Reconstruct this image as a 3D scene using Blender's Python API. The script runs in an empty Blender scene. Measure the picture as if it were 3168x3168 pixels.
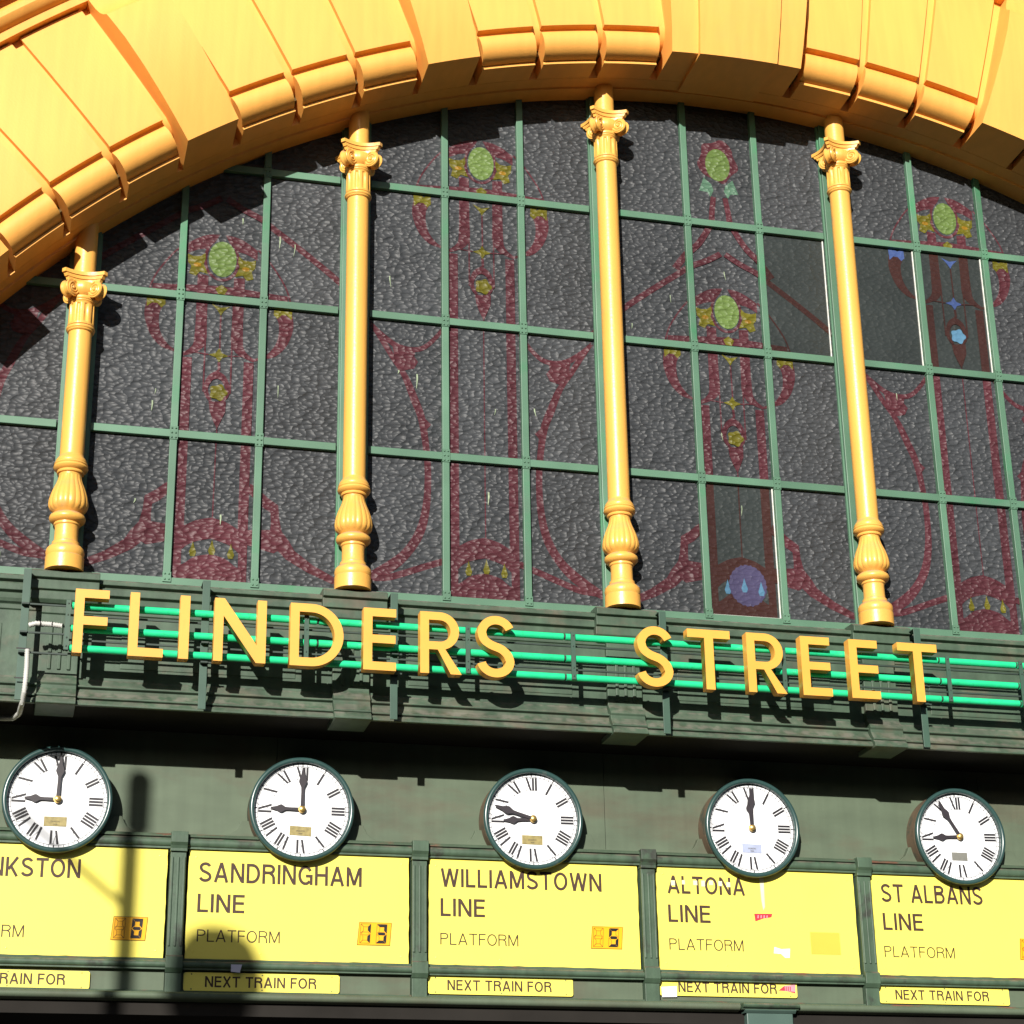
import bpy, bmesh, math, random
from mathutils import Vector, Matrix
random.seed(7)
S = bpy.context.scene
COL = S.collection
R_ = math.radians

# ------------------------------------------------------------------ camera, sky, sun, exposure
def cam_axes(yaw, pitch, roll):
    cy, sy, cp, sp = math.cos(yaw), math.sin(yaw), math.cos(pitch), math.sin(pitch)
    f = Vector((sy*cp, cy*cp, sp)); r = Vector((cy, -sy, 0)); u = r.cross(f)
    c, s = math.cos(roll), math.sin(roll)
    return c*r + s*u, -s*r + c*u, f
cam = bpy.data.cameras.new("camera"); camo = bpy.data.objects.new("camera", cam); COL.objects.link(camo)
r3, u3, f3 = cam_axes(0.254234, 0.375266, -0.0170578)
camo.matrix_world = Matrix(((r3.x, u3.x, -f3.x, -0.28075), (r3.y, u3.y, -f3.y, -13.44114),
                            (r3.z, u3.z, -f3.z, -4.77004), (0, 0, 0, 1)))
cam.sensor_fit = 'HORIZONTAL'; cam.sensor_width = 36.0
cam.lens = 36.0*6227.96/3168.0
cam.clip_start = 0.1; cam.clip_end = 2000
S.camera = camo

SUN_DIR = Vector((0.46, 1.0, -0.345)).normalized()
w = bpy.data.worlds.new("World"); S.world = w; w.use_nodes = True
nt = w.node_tree; bg = nt.nodes["Background"]
sky = nt.nodes.new("ShaderNodeTexSky"); sky.sky_type = 'NISHITA'; sky.sun_disc = False
sky.sun_elevation = R_(17.4); sky.sun_rotation = R_(204.7)
nt.links.new(sky.outputs[0], bg.inputs[0]); bg.inputs[1].default_value = 0.05
sl = bpy.data.lights.new("sun", 'SUN'); sl.energy = 5.0; sl.angle = R_(0.53); sl.color = (1.0, 0.955, 0.88)
so = bpy.data.objects.new("sun", sl); COL.objects.link(so)
so.rotation_euler = SUN_DIR.to_track_quat('-Z', 'Y').to_euler(); so.location = (-12, -20, 16)
S.view_settings.view_transform = 'Standard'; S.view_settings.look = 'None'
S.view_settings.exposure = 0.55; S.view_settings.gamma = 1.0

# ------------------------------------------------------------------ materials
def mat(name, col, rough=0.55, spec=0.4, var=0.08, scale=3.0, col2=None, c2lo=0.55, c2hi=0.7, c2scale=2.0,
        stretch=(1, 1, 1), bump=0.0, bscale=40, rnd=0.0, metal=0.0, c2max=1.0, dust=None, streak=0.0):
    m = bpy.data.materials.new(name); m.use_nodes = True
    n = m.node_tree; b = n.nodes["Principled BSDF"]
    b.inputs["Roughness"].default_value = rough; b.inputs["Specular IOR Level"].default_value = spec
    b.inputs["Metallic"].default_value = metal
    geo = n.nodes.new("ShaderNodeNewGeometry")
    mp = n.nodes.new("ShaderNodeMapping"); mp.inputs["Scale"].default_value = stretch
    n.links.new(geo.outputs["Position"], mp.inputs[0])
    nz = n.nodes.new("ShaderNodeTexNoise"); nz.inputs["Scale"].default_value = scale; nz.inputs["Detail"].default_value = 6
    n.links.new(mp.outputs[0], nz.inputs["Vector"])
    ramp = n.nodes.new("ShaderNodeMapRange"); ramp.inputs[1].default_value = 0.3; ramp.inputs[2].default_value = 0.7
    ramp.inputs[3].default_value = 1-var; ramp.inputs[4].default_value = 1+var
    n.links.new(nz.outputs[0], ramp.inputs[0])
    base = n.nodes.new("ShaderNodeRGB"); base.outputs[0].default_value = (*col, 1)
    src = base.outputs[0]
    if col2 is not None:
        n2 = n.nodes.new("ShaderNodeTexNoise"); n2.inputs["Scale"].default_value = c2scale; n2.inputs["Detail"].default_value = 8
        n2.inputs["Roughness"].default_value = 0.65
        n.links.new(mp.outputs[0], n2.inputs["Vector"])
        mr = n.nodes.new("ShaderNodeMapRange"); mr.inputs[1].default_value = c2lo; mr.inputs[2].default_value = c2hi
        mr.inputs[4].default_value = c2max
        n.links.new(n2.outputs[0], mr.inputs[0])
        mx = n.nodes.new("ShaderNodeMix"); mx.data_type = 'RGBA'
        n.links.new(mr.outputs[0], mx.inputs[0]); n.links.new(src, mx.inputs[6]); mx.inputs[7].default_value = (*col2, 1)
        src = mx.outputs[2]
    if dust is not None:      # grime that has settled on ledges
        sx = n.nodes.new("ShaderNodeSeparateXYZ"); n.links.new(geo.outputs["Normal"], sx.inputs[0])
        nd = n.nodes.new("ShaderNodeTexNoise"); nd.inputs["Scale"].default_value = 14; nd.inputs["Detail"].default_value = 5
        n.links.new(geo.outputs["Position"], nd.inputs["Vector"])
        sm = n.nodes.new("ShaderNodeMath"); sm.operation = 'MULTIPLY'
        md = n.nodes.new("ShaderNodeMapRange"); md.inputs[1].default_value = 0.25; md.inputs[2].default_value = 0.8
        n.links.new(sx.outputs[2], md.inputs[0]); n.links.new(md.outputs[0], sm.inputs[0])
        mn = n.nodes.new("ShaderNodeMapRange"); mn.inputs[1].default_value = 0.38; mn.inputs[2].default_value = 0.58
        n.links.new(nd.outputs[0], mn.inputs[0]); n.links.new(mn.outputs[0], sm.inputs[1])
        mx2 = n.nodes.new("ShaderNodeMix"); mx2.data_type = 'RGBA'
        n.links.new(sm.outputs[0], mx2.inputs[0]); n.links.new(src, mx2.inputs[6]); mx2.inputs[7].default_value = (*dust, 1)
        src = mx2.outputs[2]
    val = ramp.outputs[0]
    if streak > 0:            # rain streaks running down
        ms = n.nodes.new("ShaderNodeMapping"); ms.inputs["Scale"].default_value = (14, 6, 0.9)
        n.links.new(geo.outputs["Position"], ms.inputs[0])
        ns = n.nodes.new("ShaderNodeTexNoise"); ns.inputs["Scale"].default_value = 1.0; ns.inputs["Detail"].default_value = 6
        n.links.new(ms.outputs[0], ns.inputs["Vector"])
        rs = n.nodes.new("ShaderNodeMapRange"); rs.inputs[1].default_value = 0.35; rs.inputs[2].default_value = 0.65
        rs.inputs[3].default_value = 1-streak; rs.inputs[4].default_value = 1+streak*0.6
        n.links.new(ns.outputs[0], rs.inputs[0])
        ml = n.nodes.new("ShaderNodeMath"); ml.operation = 'MULTIPLY'
        n.links.new(val, ml.inputs[0]); n.links.new(rs.outputs[0], ml.inputs[1]); val = ml.outputs[0]
    if rnd > 0:
        oi = n.nodes.new("ShaderNodeObjectInfo")
        m1 = n.nodes.new("ShaderNodeMapRange"); m1.inputs[3].default_value = 1-rnd; m1.inputs[4].default_value = 1+rnd
        n.links.new(oi.outputs["Random"], m1.inputs[0])
        mm = n.nodes.new("ShaderNodeMath"); mm.operation = 'MULTIPLY'
        n.links.new(val, mm.inputs[0]); n.links.new(m1.outputs[0], mm.inputs[1]); val = mm.outputs[0]
    sc = n.nodes.new("ShaderNodeVectorMath"); sc.operation = 'SCALE'
    n.links.new(src, sc.inputs[0]); n.links.new(val, sc.inputs["Scale"])
    n.links.new(sc.outputs[0], b.inputs["Base Color"])
    if bump > 0:
        nb = n.nodes.new("ShaderNodeTexNoise"); nb.inputs["Scale"].default_value = bscale; nb.inputs["Detail"].default_value = 4
        n.links.new(geo.outputs["Position"], nb.inputs["Vector"])
        bp = n.nodes.new("ShaderNodeBump"); bp.inputs["Strength"].default_value = bump; bp.inputs["Distance"].default_value = 0.01
        n.links.new(nb.outputs[0], bp.inputs["Height"]); n.links.new(bp.outputs[0], b.inputs["Normal"])
    return m

def glass(name, col, strength=0.58, rough=0.50, spec=0.30, scale=29.0, rnd=0.12, var=0.18):
    """cathedral glass: hammered surface seen by daylight"""
    m = bpy.data.materials.new(name); m.use_nodes = True
    n = m.node_tree; b = n.nodes["Principled BSDF"]
    b.inputs["Roughness"].default_value = rough; b.inputs["Specular IOR Level"].default_value = spec
    geo = n.nodes.new("ShaderNodeNewGeometry")
    mp = n.nodes.new("ShaderNodeMapping"); mp.inputs["Scale"].default_value = (0.72, 0.0, 1.15)
    n.links.new(geo.outputs["Position"], mp.inputs[0])
    wn = n.nodes.new("ShaderNodeTexNoise"); wn.inputs["Scale"].default_value = 9; wn.inputs["Detail"].default_value = 2
    n.links.new(mp.outputs[0], wn.inputs["Vector"])
    wa = n.nodes.new("ShaderNodeVectorMath"); wa.operation = 'MULTIPLY_ADD'
    wa.inputs[1].default_value = (0.05, 0.0, 0.05)
    n.links.new(wn.outputs[1], wa.inputs[0]); n.links.new(mp.outputs[0], wa.inputs[2])
    vo = n.nodes.new("ShaderNodeTexVoronoi"); vo.feature = 'SMOOTH_F1'; vo.inputs["Scale"].default_value = scale
    vo.inputs["Smoothness"].default_value = 0.12
    n.links.new(wa.outputs[0], vo.inputs["Vector"])
    pw = n.nodes.new("ShaderNodeMath"); pw.operation = 'POWER'; pw.inputs[1].default_value = 2.2
    n.links.new(vo.outputs["Distance"], pw.inputs[0])
    n3 = n.nodes.new("ShaderNodeTexNoise"); n3.inputs["Scale"].default_value = 60; n3.inputs["Detail"].default_value = 2
    n.links.new(mp.outputs[0], n3.inputs["Vector"])
    ad = n.nodes.new("ShaderNodeMath"); ad.operation = 'MULTIPLY_ADD'; ad.inputs[1].default_value = 0.03
    n.links.new(n3.outputs[0], ad.inputs[0]); n.links.new(pw.outputs[0], ad.inputs[2])
    bp = n.nodes.new("ShaderNodeBump"); bp.inputs["Strength"].default_value = strength; bp.inputs["Distance"].default_value = 0.03
    n.links.new(ad.outputs[0], bp.inputs["Height"]); n.links.new(bp.outputs[0], b.inputs["Normal"])
    n4 = n.nodes.new("ShaderNodeTexNoise"); n4.inputs["Scale"].default_value = 1.6; n4.inputs["Detail"].default_value = 5
    n.links.new(geo.outputs["Position"], n4.inputs["Vector"])
    r4 = n.nodes.new("ShaderNodeMapRange"); r4.inputs[1].default_value = 0.3; r4.inputs[2].default_value = 0.7
    r4.inputs[3].default_value = 1-var; r4.inputs[4].default_value = 1+var
    n.links.new(n4.outputs[0], r4.inputs[0])
    oi = n.nodes.new("ShaderNodeObjectInfo")
    m1 = n.nodes.new("ShaderNodeMapRange"); m1.inputs[3].default_value = 1-rnd; m1.inputs[4].default_value = 1+rnd
    n.links.new(oi.outputs["Random"], m1.inputs[0])
    mm = n.nodes.new("ShaderNodeMath"); mm.operation = 'MULTIPLY'
    n.links.new(r4.outputs[0], mm.inputs[0]); n.links.new(m1.outputs[0], mm.inputs[1])
    base = n.nodes.new("ShaderNodeRGB"); base.outputs[0].default_value = (*col, 1)
    sc = n.nodes.new("ShaderNodeVectorMath"); sc.operation = 'SCALE'
    n.links.new(base.outputs[0], sc.inputs[0]); n.links.new(mm.outputs[0], sc.inputs["Scale"])
    n.links.new(sc.outputs[0], b.inputs["Base Color"])
    return m

M = dict(
 arch=mat("yellow_render", (0.80, 0.385, 0.082), 0.5, 0.35, 0.035, 1.2, (0.70, 0.35, 0.095), 0.60, 0.75, 1.1, bump=0.10, bscale=60, rnd=0.025, c2max=0.5, streak=0.05),
 column=mat("yellow_gloss_paint", (0.76, 0.395, 0.080), 0.36, 0.5, 0.04, 2.0, (0.52, 0.31, 0.13), 0.60, 0.72, 5.0, bump=0.12, bscale=50, c2max=0.7, dust=(0.40, 0.25, 0.16)),
 letter=mat("letter_enamel", (0.74, 0.355, 0.055), 0.42, 0.5, 0.05, 4.0, (0.50, 0.25, 0.05), 0.6, 0.75, 4.0, c2max=0.5),
 mullion=mat("mint_green_paint", (0.080, 0.168, 0.108), 0.45, 0.45, 0.14, 2.2, (0.040, 0.19, 0.085), 0.56, 0.68, 0.9, rnd=0.14),
 cornice=mat("dark_green_paint", (0.052, 0.085, 0.055), 0.55, 0.35, 0.22, 5.0, (0.105, 0.085, 0.06), 0.52, 0.72, 3.2, stretch=(1, 1, 1.6), bump=0.20, bscale=18, c2max=0.85, dust=(0.15, 0.145, 0.12), streak=0.12),
 strap=mat("strap_green", (0.040, 0.082, 0.058), 0.5, 0.4, 0.10, 6.0),
 wall=mat("weathered_green_board", (0.088, 0.116, 0.076), 0.6, 0.3, 0.12, 4.0, (0.088, 0.082, 0.055), 0.48, 0.64, 1.5, stretch=(0.6, 1, 1.5), bump=0.05, bscale=30, c2max=0.75, streak=0.06),
 frame=mat("green_timber_paint", (0.055, 0.092, 0.058), 0.5, 0.4, 0.15, 6.0, (0.035, 0.036, 0.03), 0.56, 0.66, 4.5, bump=0.12, bscale=40, c2max=0.85, dust=(0.13, 0.115, 0.09), streak=0.18),
 worn=mat("worn_timber", (0.055, 0.082, 0.052), 0.7, 0.2, 0.2, 9.0, (0.14, 0.06, 0.038), 0.56, 0.66, 5.0, stretch=(0.6, 1, 4), bump=0.3, bscale=50),
 board=mat("yellow_board_enamel", (0.80, 0.70, 0.12), 0.35, 0.4, 0.02, 2.0, (0.80, 0.66, 0.115), 0.55, 0.75, 1.2),
 ink=mat("brown_black_lettering", (0.055, 0.030, 0.022), 0.6, 0.3, 0.2, 30),
 display=mat("amber_display_plate", (0.80, 0.40, 0.012), 0.35, 0.4, 0.04, 5),
 displine=mat("amber_segment_line", (0.22, 0.085, 0.008), 0.5, 0.3, 0.05, 5),
 patch=mat("orange_blank_film", (0.80, 0.44, 0.06), 0.4, 0.4, 0.02, 5),
 segment=mat("black_segment", (0.015, 0.012, 0.012), 0.4, 0.4, 0.1, 20),
 rim=mat("clock_rim_green", (0.026, 0.062, 0.058), 0.28, 0.6, 0.12, 8.0, (0.08, 0.10, 0.09), 0.62, 0.72, 9.0),
 drum=mat("drum_weathered", (0.135, 0.095, 0.062), 0.7, 0.2, 0.2, 5.0, (0.05, 0.06, 0.045), 0.5, 0.62, 5.0),
 dial=mat("white_dial_enamel", (0.82, 0.83, 0.85), 0.3, 0.5, 0.01, 3.0),
 black=mat("black_numeral", (0.022, 0.020, 0.024), 0.5, 0.4, 0.1, 20),
 hand=mat("black_hand", (0.03, 0.025, 0.03), 0.45, 0.4, 0.15, 12),
 brass=mat("brass", (0.62, 0.42, 0.14), 0.35, 0.5, 0.15, 14, metal=0.8),
 brassplate=mat("dull_brass_plate", (0.27, 0.22, 0.085), 0.5, 0.4, 0.25, 30),
 steelplate=mat("silver_plate", (0.34, 0.38, 0.52), 0.4, 0.5, 0.1, 20),
 greyplate=mat("grey_plate", (0.17, 0.17, 0.15), 0.5, 0.4, 0.1, 20),
 plateink=mat("plate_engraving", (0.10, 0.085, 0.06), 0.6, 0.3, 0.1, 20),
 tube=mat("green_neon_tube", (0.022, 0.58, 0.25), 0.25, 0.5, 0.10, 7.0, (0.02, 0.48, 0.20), 0.58, 0.66, 25.0),
 iron=mat("dark_green_iron", (0.028, 0.045, 0.036), 0.55, 0.35, 0.2, 8.0),
 conduit=mat("white_corrugated_plastic", (0.46, 0.46, 0.43), 0.5, 0.3, 0.12, 8.0),
 pinkpaper=mat("red_pennant_print", (0.45, 0.035, 0.05), 0.5, 0.3, 0.2, 20),
 pinklight=mat("pink_pennant_print", (0.72, 0.25, 0.30), 0.5, 0.3, 0.1, 20),
 paper=mat("white_paper", (0.80, 0.80, 0.78), 0.7, 0.2, 0.03, 8.0),
 bluepaper=mat("pale_blue_paper", (0.52, 0.52, 0.66), 0.7, 0.2, 0.05, 8.0),
 faded=mat("faded_streak", (0.86, 0.80, 0.45), 0.5, 0.3, 0.06, 20.0),
 putty=mat("white_putty", (0.62, 0.62, 0.58), 0.7, 0.2, 0.15, 30.0),
 dropping=mat("pale_dropping", (0.27, 0.33, 0.22), 0.8, 0.1, 0.25, 40.0),
 pillar=mat("teal_pillar_paint", (0.062, 0.105, 0.088), 0.45, 0.4, 0.06, 5.0),
 asphalt=mat("asphalt", (0.042, 0.040, 0.038), 0.9, 0.2, 0.2, 2.0),
 paving=mat("pale_paving", (0.075, 0.07, 0.06), 0.85, 0.2, 0.1, 1.5),
 steel=mat("grey_steel_pole", (0.20, 0.21, 0.21), 0.5, 0.4, 0.1, 5.0),
 stone=mat("grey_sandstone", (0.22, 0.20, 0.17), 0.8, 0.2, 0.12, 0.8),
 soot=mat("sooty_recess", (0.10, 0.065, 0.025), 0.9, 0.1, 0.2, 4.0),  # dark brown stands in for the shade inside the soffit slots
 void=mat("dark_interior", (0.02, 0.018, 0.016), 0.9, 0.1, 0.2, 2.0),  # near-black stands in for shade under soffits and in interiors
)
G = dict(
 clear=glass("grey_hammered_glass", (0.039, 0.042, 0.046)),
 red=glass("red_hammered_glass", (0.066, 0.018, 0.024)),
 yellow=glass("olive_yellow_glass", (0.098, 0.088, 0.008)),
 lime=glass("pale_green_glass", (0.100, 0.155, 0.042)),
 teal=glass("pale_teal_glass", (0.075, 0.15, 0.10)),
 orange=glass("orange_glass", (0.22, 0.12, 0.01)),
 d_clear=glass("dark_replacement_glass", (0.026, 0.031, 0.030), 0.25, 0.35, 0.35, 30.0, 0.05),
 d_red=glass("brown_red_glass", (0.038, 0.016, 0.013), 0.25, 0.25, 0.4, 30.0),
 d_blue=glass("blue_glass", (0.045, 0.075, 0.20), 0.25, 0.4, 0.3, 30.0),
 d_sky=glass("sky_blue_glass", (0.07, 0.16, 0.25), 0.25, 0.25, 0.4, 30.0),
 d_violet=glass("violet_glass", (0.048, 0.042, 0.085), 0.3, 0.25, 0.4, 30.0),
)

# ------------------------------------------------------------------ mesh helpers
class MB:
    def __init__(s): s.v = []; s.f = []
    def box(s, x0, x1, y0, y1, z0, z1):
        i = len(s.v)
        s.v += [(x, y, z) for x in (x0, x1) for y in (y0, y1) for z in (z0, z1)]
        s.f += [tuple(i+k for k in q) for q in ((0,1,3,2),(4,6,7,5),(0,4,5,1),(2,3,7,6),(0,2,6,4),(1,5,7,3))]
        return s
    def prism(s, poly, y0, y1):            # poly of (x, z), extruded along y
        i = len(s.v); n = len(poly)
        s.v += [(x, y0, z) for x, z in poly] + [(x, y1, z) for x, z in poly]
        s.f.append(tuple(range(i, i+n))); s.f.append(tuple(range(i+2*n-1, i+n-1, -1)))
        for k in range(n):
            a, b = k, (k+1) % n
            s.f.append((i+a, i+n+a, i+n+b, i+b))
        return s
    def extrude_x(s, prof, x0, x1):        # prof of (y, z), closed, extruded along x
        i = len(s.v); n = len(prof)
        s.v += [(x0, y, z) for y, z in prof] + [(x1, y, z) for y, z in prof]
        s.f.append(tuple(range(i, i+n))); s.f.append(tuple(range(i+2*n-1, i+n-1, -1)))
        for k in range(n):
            a, b = k, (k+1) % n
            s.f.append((i+a, i+n+a, i+n+b, i+b))
        return s
    def lathe(s, prof, c=(0, 0, 0), n=32, mod=None, caps=True):  # prof of (r, z) about vertical axis
        i = len(s.v)
        for r, z in prof:
            for k in range(n):
                a = 2*math.pi*k/n
                rr = r*(mod(a, z) if mod else 1)
                s.v.append((c[0]+rr*math.cos(a), c[1]+rr*math.sin(a), c[2]+z))
        for j in range(len(prof)-1):
            for k in range(n):
                s.f.append((i+j*n+k, i+j*n+(k+1) % n, i+(j+1)*n+(k+1) % n, i+(j+1)*n+k))
        if caps:
            s.f.append(tuple(i+k for k in range(n-1, -1, -1)))
            s.f.append(tuple(i+(len(prof)-1)*n+k for k in range(n)))
        return s
    def lathe_y(s, prof, c=(0, 0, 0), n=64):   # prof of (r, y) about the y axis, open
        i = len(s.v)
        for r, y in prof:
            for k in range(n):
                a = 2*math.pi*k/n
                s.v.append((c[0]+r*math.cos(a), c[1]+y, c[2]+r*math.sin(a)))
        for j in range(len(prof)-1):
            for k in range(n):
                s.f.append((i+j*n+k, i+(j+1)*n+k, i+(j+1)*n+(k+1) % n, i+j*n+(k+1) % n))
        return s
    def tube(s, pts, r, n=12, rfun=None):
        i = len(s.v); P = [Vector(p) for p in pts]; prev = None
        for k, p in enumerate(P):
            t = (P[min(k+1, len(P)-1)]-P[max(k-1, 0)]).normalized()
            up = Vector((0, 0, 1)) if abs(t.z) < 0.95 else Vector((1, 0, 0))
            if prev is None: a = t.cross(up).normalized()
            else: a = (prev - t*prev.dot(t)).normalized()
            prev = a; b = t.cross(a)
            rr = rfun(k) if rfun else r
            for j in range(n):
                an = 2*math.pi*j/n
                s.v.append(tuple(p + rr*(math.cos(an)*a + math.sin(an)*b)))
        for k in range(len(P)-1):
            for j in range(n):
                s.f.append((i+k*n+j, i+k*n+(j+1) % n, i+(k+1)*n+(j+1) % n, i+(k+1)*n+j))
        s.f.append(tuple(i+j for j in range(n))); s.f.append(tuple(i+(len(P)-1)*n+j for j in range(n-1, -1, -1)))
        return s
    def mesh(s, name, m, smooth=None):
        me = bpy.data.meshes.new(name); me.from_pydata(s.v, [], s.f); me.update()
        bm = bmesh.new(); bm.from_mesh(me); bmesh.ops.recalc_face_normals(bm, faces=bm.faces); bm.to_mesh(me); bm.free()
        if m: me.materials.append(m)
        if smooth is not None:
            for p in me.polygons: p.use_smooth = True
            me.set_sharp_from_angle(angle=R_(smooth))
        return me
    def build(s, name, m, parent=None, smooth=None, loc=None, bevel=0):
        o = bpy.data.objects.new(name, s.mesh(name, m, smooth)); COL.objects.link(o)
        if parent: o.parent = parent
        if loc: o.location = loc
        if bevel:
            b = o.modifiers.new("bevel", 'BEVEL'); b.width = bevel; b.segments = 2; b.limit_method = 'ANGLE'; b.angle_limit = R_(40)
            b.harden_normals = False
        return o

def tag(o, label=None, cat=None, group=None, kind=None):
    if label: o["label"] = label
    if cat: o["category"] = cat
    if group: o["group"] = group
    if kind: o["kind"] = kind
    elif label: o["kind"] = "thing"
    return o
def thing(name, label, cat, loc=(0, 0, 0), group=None):
    o = bpy.data.objects.new(name, None); COL.objects.link(o); o.location = loc; o.empty_display_size = 0.1
    return tag(o, label, cat, group)
def add(name, me, parent=None, loc=(0, 0, 0), roty=0):
    o = bpy.data.objects.new(name, me); COL.objects.link(o); o.parent = parent; o.location = loc
    o.rotation_euler = (0, roty, 0); return o

def flat_curve(splines, extrude, name, m):
    """closed outlines (x, z) with holes -> solid mesh facing -y, front at y=-extrude, back at y=+extrude"""
    c = bpy.data.curves.new("outline", 'CURVE'); c.dimensions = '2D'; c.fill_mode = 'BOTH'; c.extrude = extrude
    for pts in splines:
        sp = c.splines.new('POLY'); sp.points.add(len(pts)-1); sp.use_cyclic_u = True
        for k, (x, z) in enumerate(pts): sp.points[k].co = (x, z, 0, 1)
    return curve_to_mesh(c, name, m)
def curve_to_mesh(c, name, m):
    o = bpy.data.objects.new("tmp", c); COL.objects.link(o)
    dg = bpy.context.evaluated_depsgraph_get(); dg.update()
    me = bpy.data.meshes.new_from_object(o.evaluated_get(dg)); me.name = name
    bpy.data.objects.remove(o); bpy.data.curves.remove(c)
    for v in me.vertices:
        x, y, z = v.co; v.co = (x, -z, y)
    me.materials.clear()
    if m: me.materials.append(m)
    return me
def ribbon(pts, w0, w1=None):
    """quads along a polyline in (x, z); width may taper"""
    w1 = w0 if w1 is None else w1
    n = len(pts); L = []; Rr = []
    for k, p in enumerate(pts):
        a = pts[max(k-1, 0)]; b = pts[min(k+1, n-1)]
        dx, dz = b[0]-a[0], b[1]-a[1]; l = math.hypot(dx, dz) or 1
        wd = (w0+(w1-w0)*k/(n-1))/2
        L.append((p[0]-dz/l*wd, p[1]+dx/l*wd)); Rr.append((p[0]+dz/l*wd, p[1]-dx/l*wd))
    return [[L[k], L[k+1], Rr[k+1], Rr[k]] for k in range(n-1)]
def arc(cx, cz, rx, rz, a0, a1, n=14): return [(cx+rx*math.cos(R_(a0+(a1-a0)*k/n)), cz+rz*math.sin(R_(a0+(a1-a0)*k/n))) for k in range(n+1)]
GW = dict(A=.78, B=.68, D=.73, E=.60, F=.57, G=.79, H=.71, I=.0, K=.70, L=.55, M=.84, N=.72, O=.80, P=.66, R=.70, S=.68, T=.68, W=1.04, X=.72)
GW['1'] = .3; GW['9'] = .55; GW['8'] = .56; GW['3'] = .54
def glyph(ch, t):
    """condensed grotesque capital, cap height 1: list of centre-line strokes inside the box (0..w, 0..1)"""
    w = max(GW[ch], t); e = t/2; l, r, b, T = e, w-e, e, 1-e; m = w/2
    V = lambda x: [(x, 0), (x, 1)]
    Hh = lambda z, x0=0, x1=w: [(x0, z), (x1, z)]
    if ch == 'I': return [V(m)], w
    if ch == 'L': return [V(l), Hh(b, t)], w
    if ch == 'T': return [Hh(T), [(m, 0), (m, 1-t)]], w
    if ch == 'F': return [V(l), Hh(T, t), Hh(.53, t, w*.92)], w
    if ch == 'E': return [V(l), Hh(T, t), Hh(b, t), Hh(.53, t, w*.95)], w
    if ch == 'H': return [V(l), V(r), Hh(.53, t, w-t)], w
    if ch == 'N': return [V(l), V(r), [(l+e*.6, 1-e), (r-e*.6, e)]], w
    if ch == 'M': return [V(l), V(r), [(l+e*.7, 1-e), (m, e)], [(m, e), (r-e*.7, 1-e)]], w
    if ch == 'A': return [[(l, 0), (m, 1)], [(m, 1), (r, 0)], [(w*.21, .30), (w*.79, .30)]], w
    if ch == 'W': return [[(l, 1), (w*.27, 0)], [(w*.27, 0), (m, 1)], [(m, 1), (w*.73, 0)], [(w*.73, 0), (r, 1)]], w
    if ch == 'X': return [[(l, 0), (r, 1)], [(l, 1), (r, 0)]], w
    if ch == 'K': return [V(l), [(t, .36), (r, 1)], [(w*.36, .56), (r, 0)]], w
    if ch == 'O': return [arc(m, .5, m-e, .5-e, 0, 360, 28)], w
    if ch == 'D': return [V(l), [(t, T), (w*.42, T)]+arc(w*.42, .5, r-w*.42, .5-e, 90, -90, 18)+[(t, b)]], w
    if ch == 'P': return [V(l), [(t, T), (w*.55, T)]+arc(w*.55, .735, r-w*.55, .265-e, 90, -90, 14)+[(t, .47+e)]], w
    if ch == 'B': return [V(l), [(t, T), (w*.52, T)]+arc(w*.52, .755, r*.94-w*.52, .245-e, 90, -90, 12)+[(t, .51+e)], [(t, .53), (w*.55, .53)]+arc(w*.55, .265+e/2, r-w*.55, .265-e/2, 90, -90, 12)+[(t, b)]], w
    if ch == 'R': return [V(l), [(t, T), (w*.56, T)]+arc(w*.56, .745, r*.97-w*.56, .255-e, 90, -90, 14)+[(t, .49+e)], [(w*.58, .49+e), (w*.80, .44), (w*.87, .34), (w*.89, .12), (r, 0)]], w
    if ch == 'S': return [arc(m, .745, m-e*1.3, .255-e, 18, 180, 12)+[(l+e*.6, .66), (w*.28, .57), (w*.62, .475), (r-e*.5, .385)]+arc(m, .265, m-e, .265-e, 12, -168, 14)], w
    if ch == 'G': return [arc(m, .5, m-e, .5-e, 32, 318, 22), [(r, 0.02), (r, .5)], [(m*1.06, .47), (w, .47)]], w
    if ch == '1': return [V(r)], w
    if ch in '983': return [arc(m, .74, m-e, .26-e, 0, 360, 14), arc(m, .26, m-e, .26-e, 0, 360, 14)], w
def text_mesh(body, box, m, name="lettering", weight=0.12, depth=0.001):
    """raised lettering fitted to box=(x0, x1, z0, z1)"""
    x0, x1, z0, z1 = box; h = z1-z0
    items = []; x = 0.0
    for ch in body:
        if ch == ' ': x += 0.36; continue
        st, w = glyph(ch, weight); items.append((x, st)); x += w+0.125
    tot = x-0.125; k = (x1-x0)/(tot*h)
    b = MB(); j = 0
    for gx, st in items:
        for pts in st:
            for q in ribbon(pts, weight):
                P = [(x0+(gx+u)*h*k, z0+v*h) for u, v in q]
                b.prism(P, -depth-0.00003*(j % 7), 0.0)
            j += 1
    return b.mesh(name, m)

# ------------------------------------------------------------------ ground
XC, ZC, R = 4.945, -3.008, 7.453
GZ = -6.4
g = MB().box(-400, 400, -400, 60, GZ-0.5, GZ).build("street", M['asphalt']); tag(g, kind='structure')
g = MB().box(-60, 70, -4.0, 0.6, GZ, GZ+0.14).build("pavement", M['paving']); tag(g, kind='structure')

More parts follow.
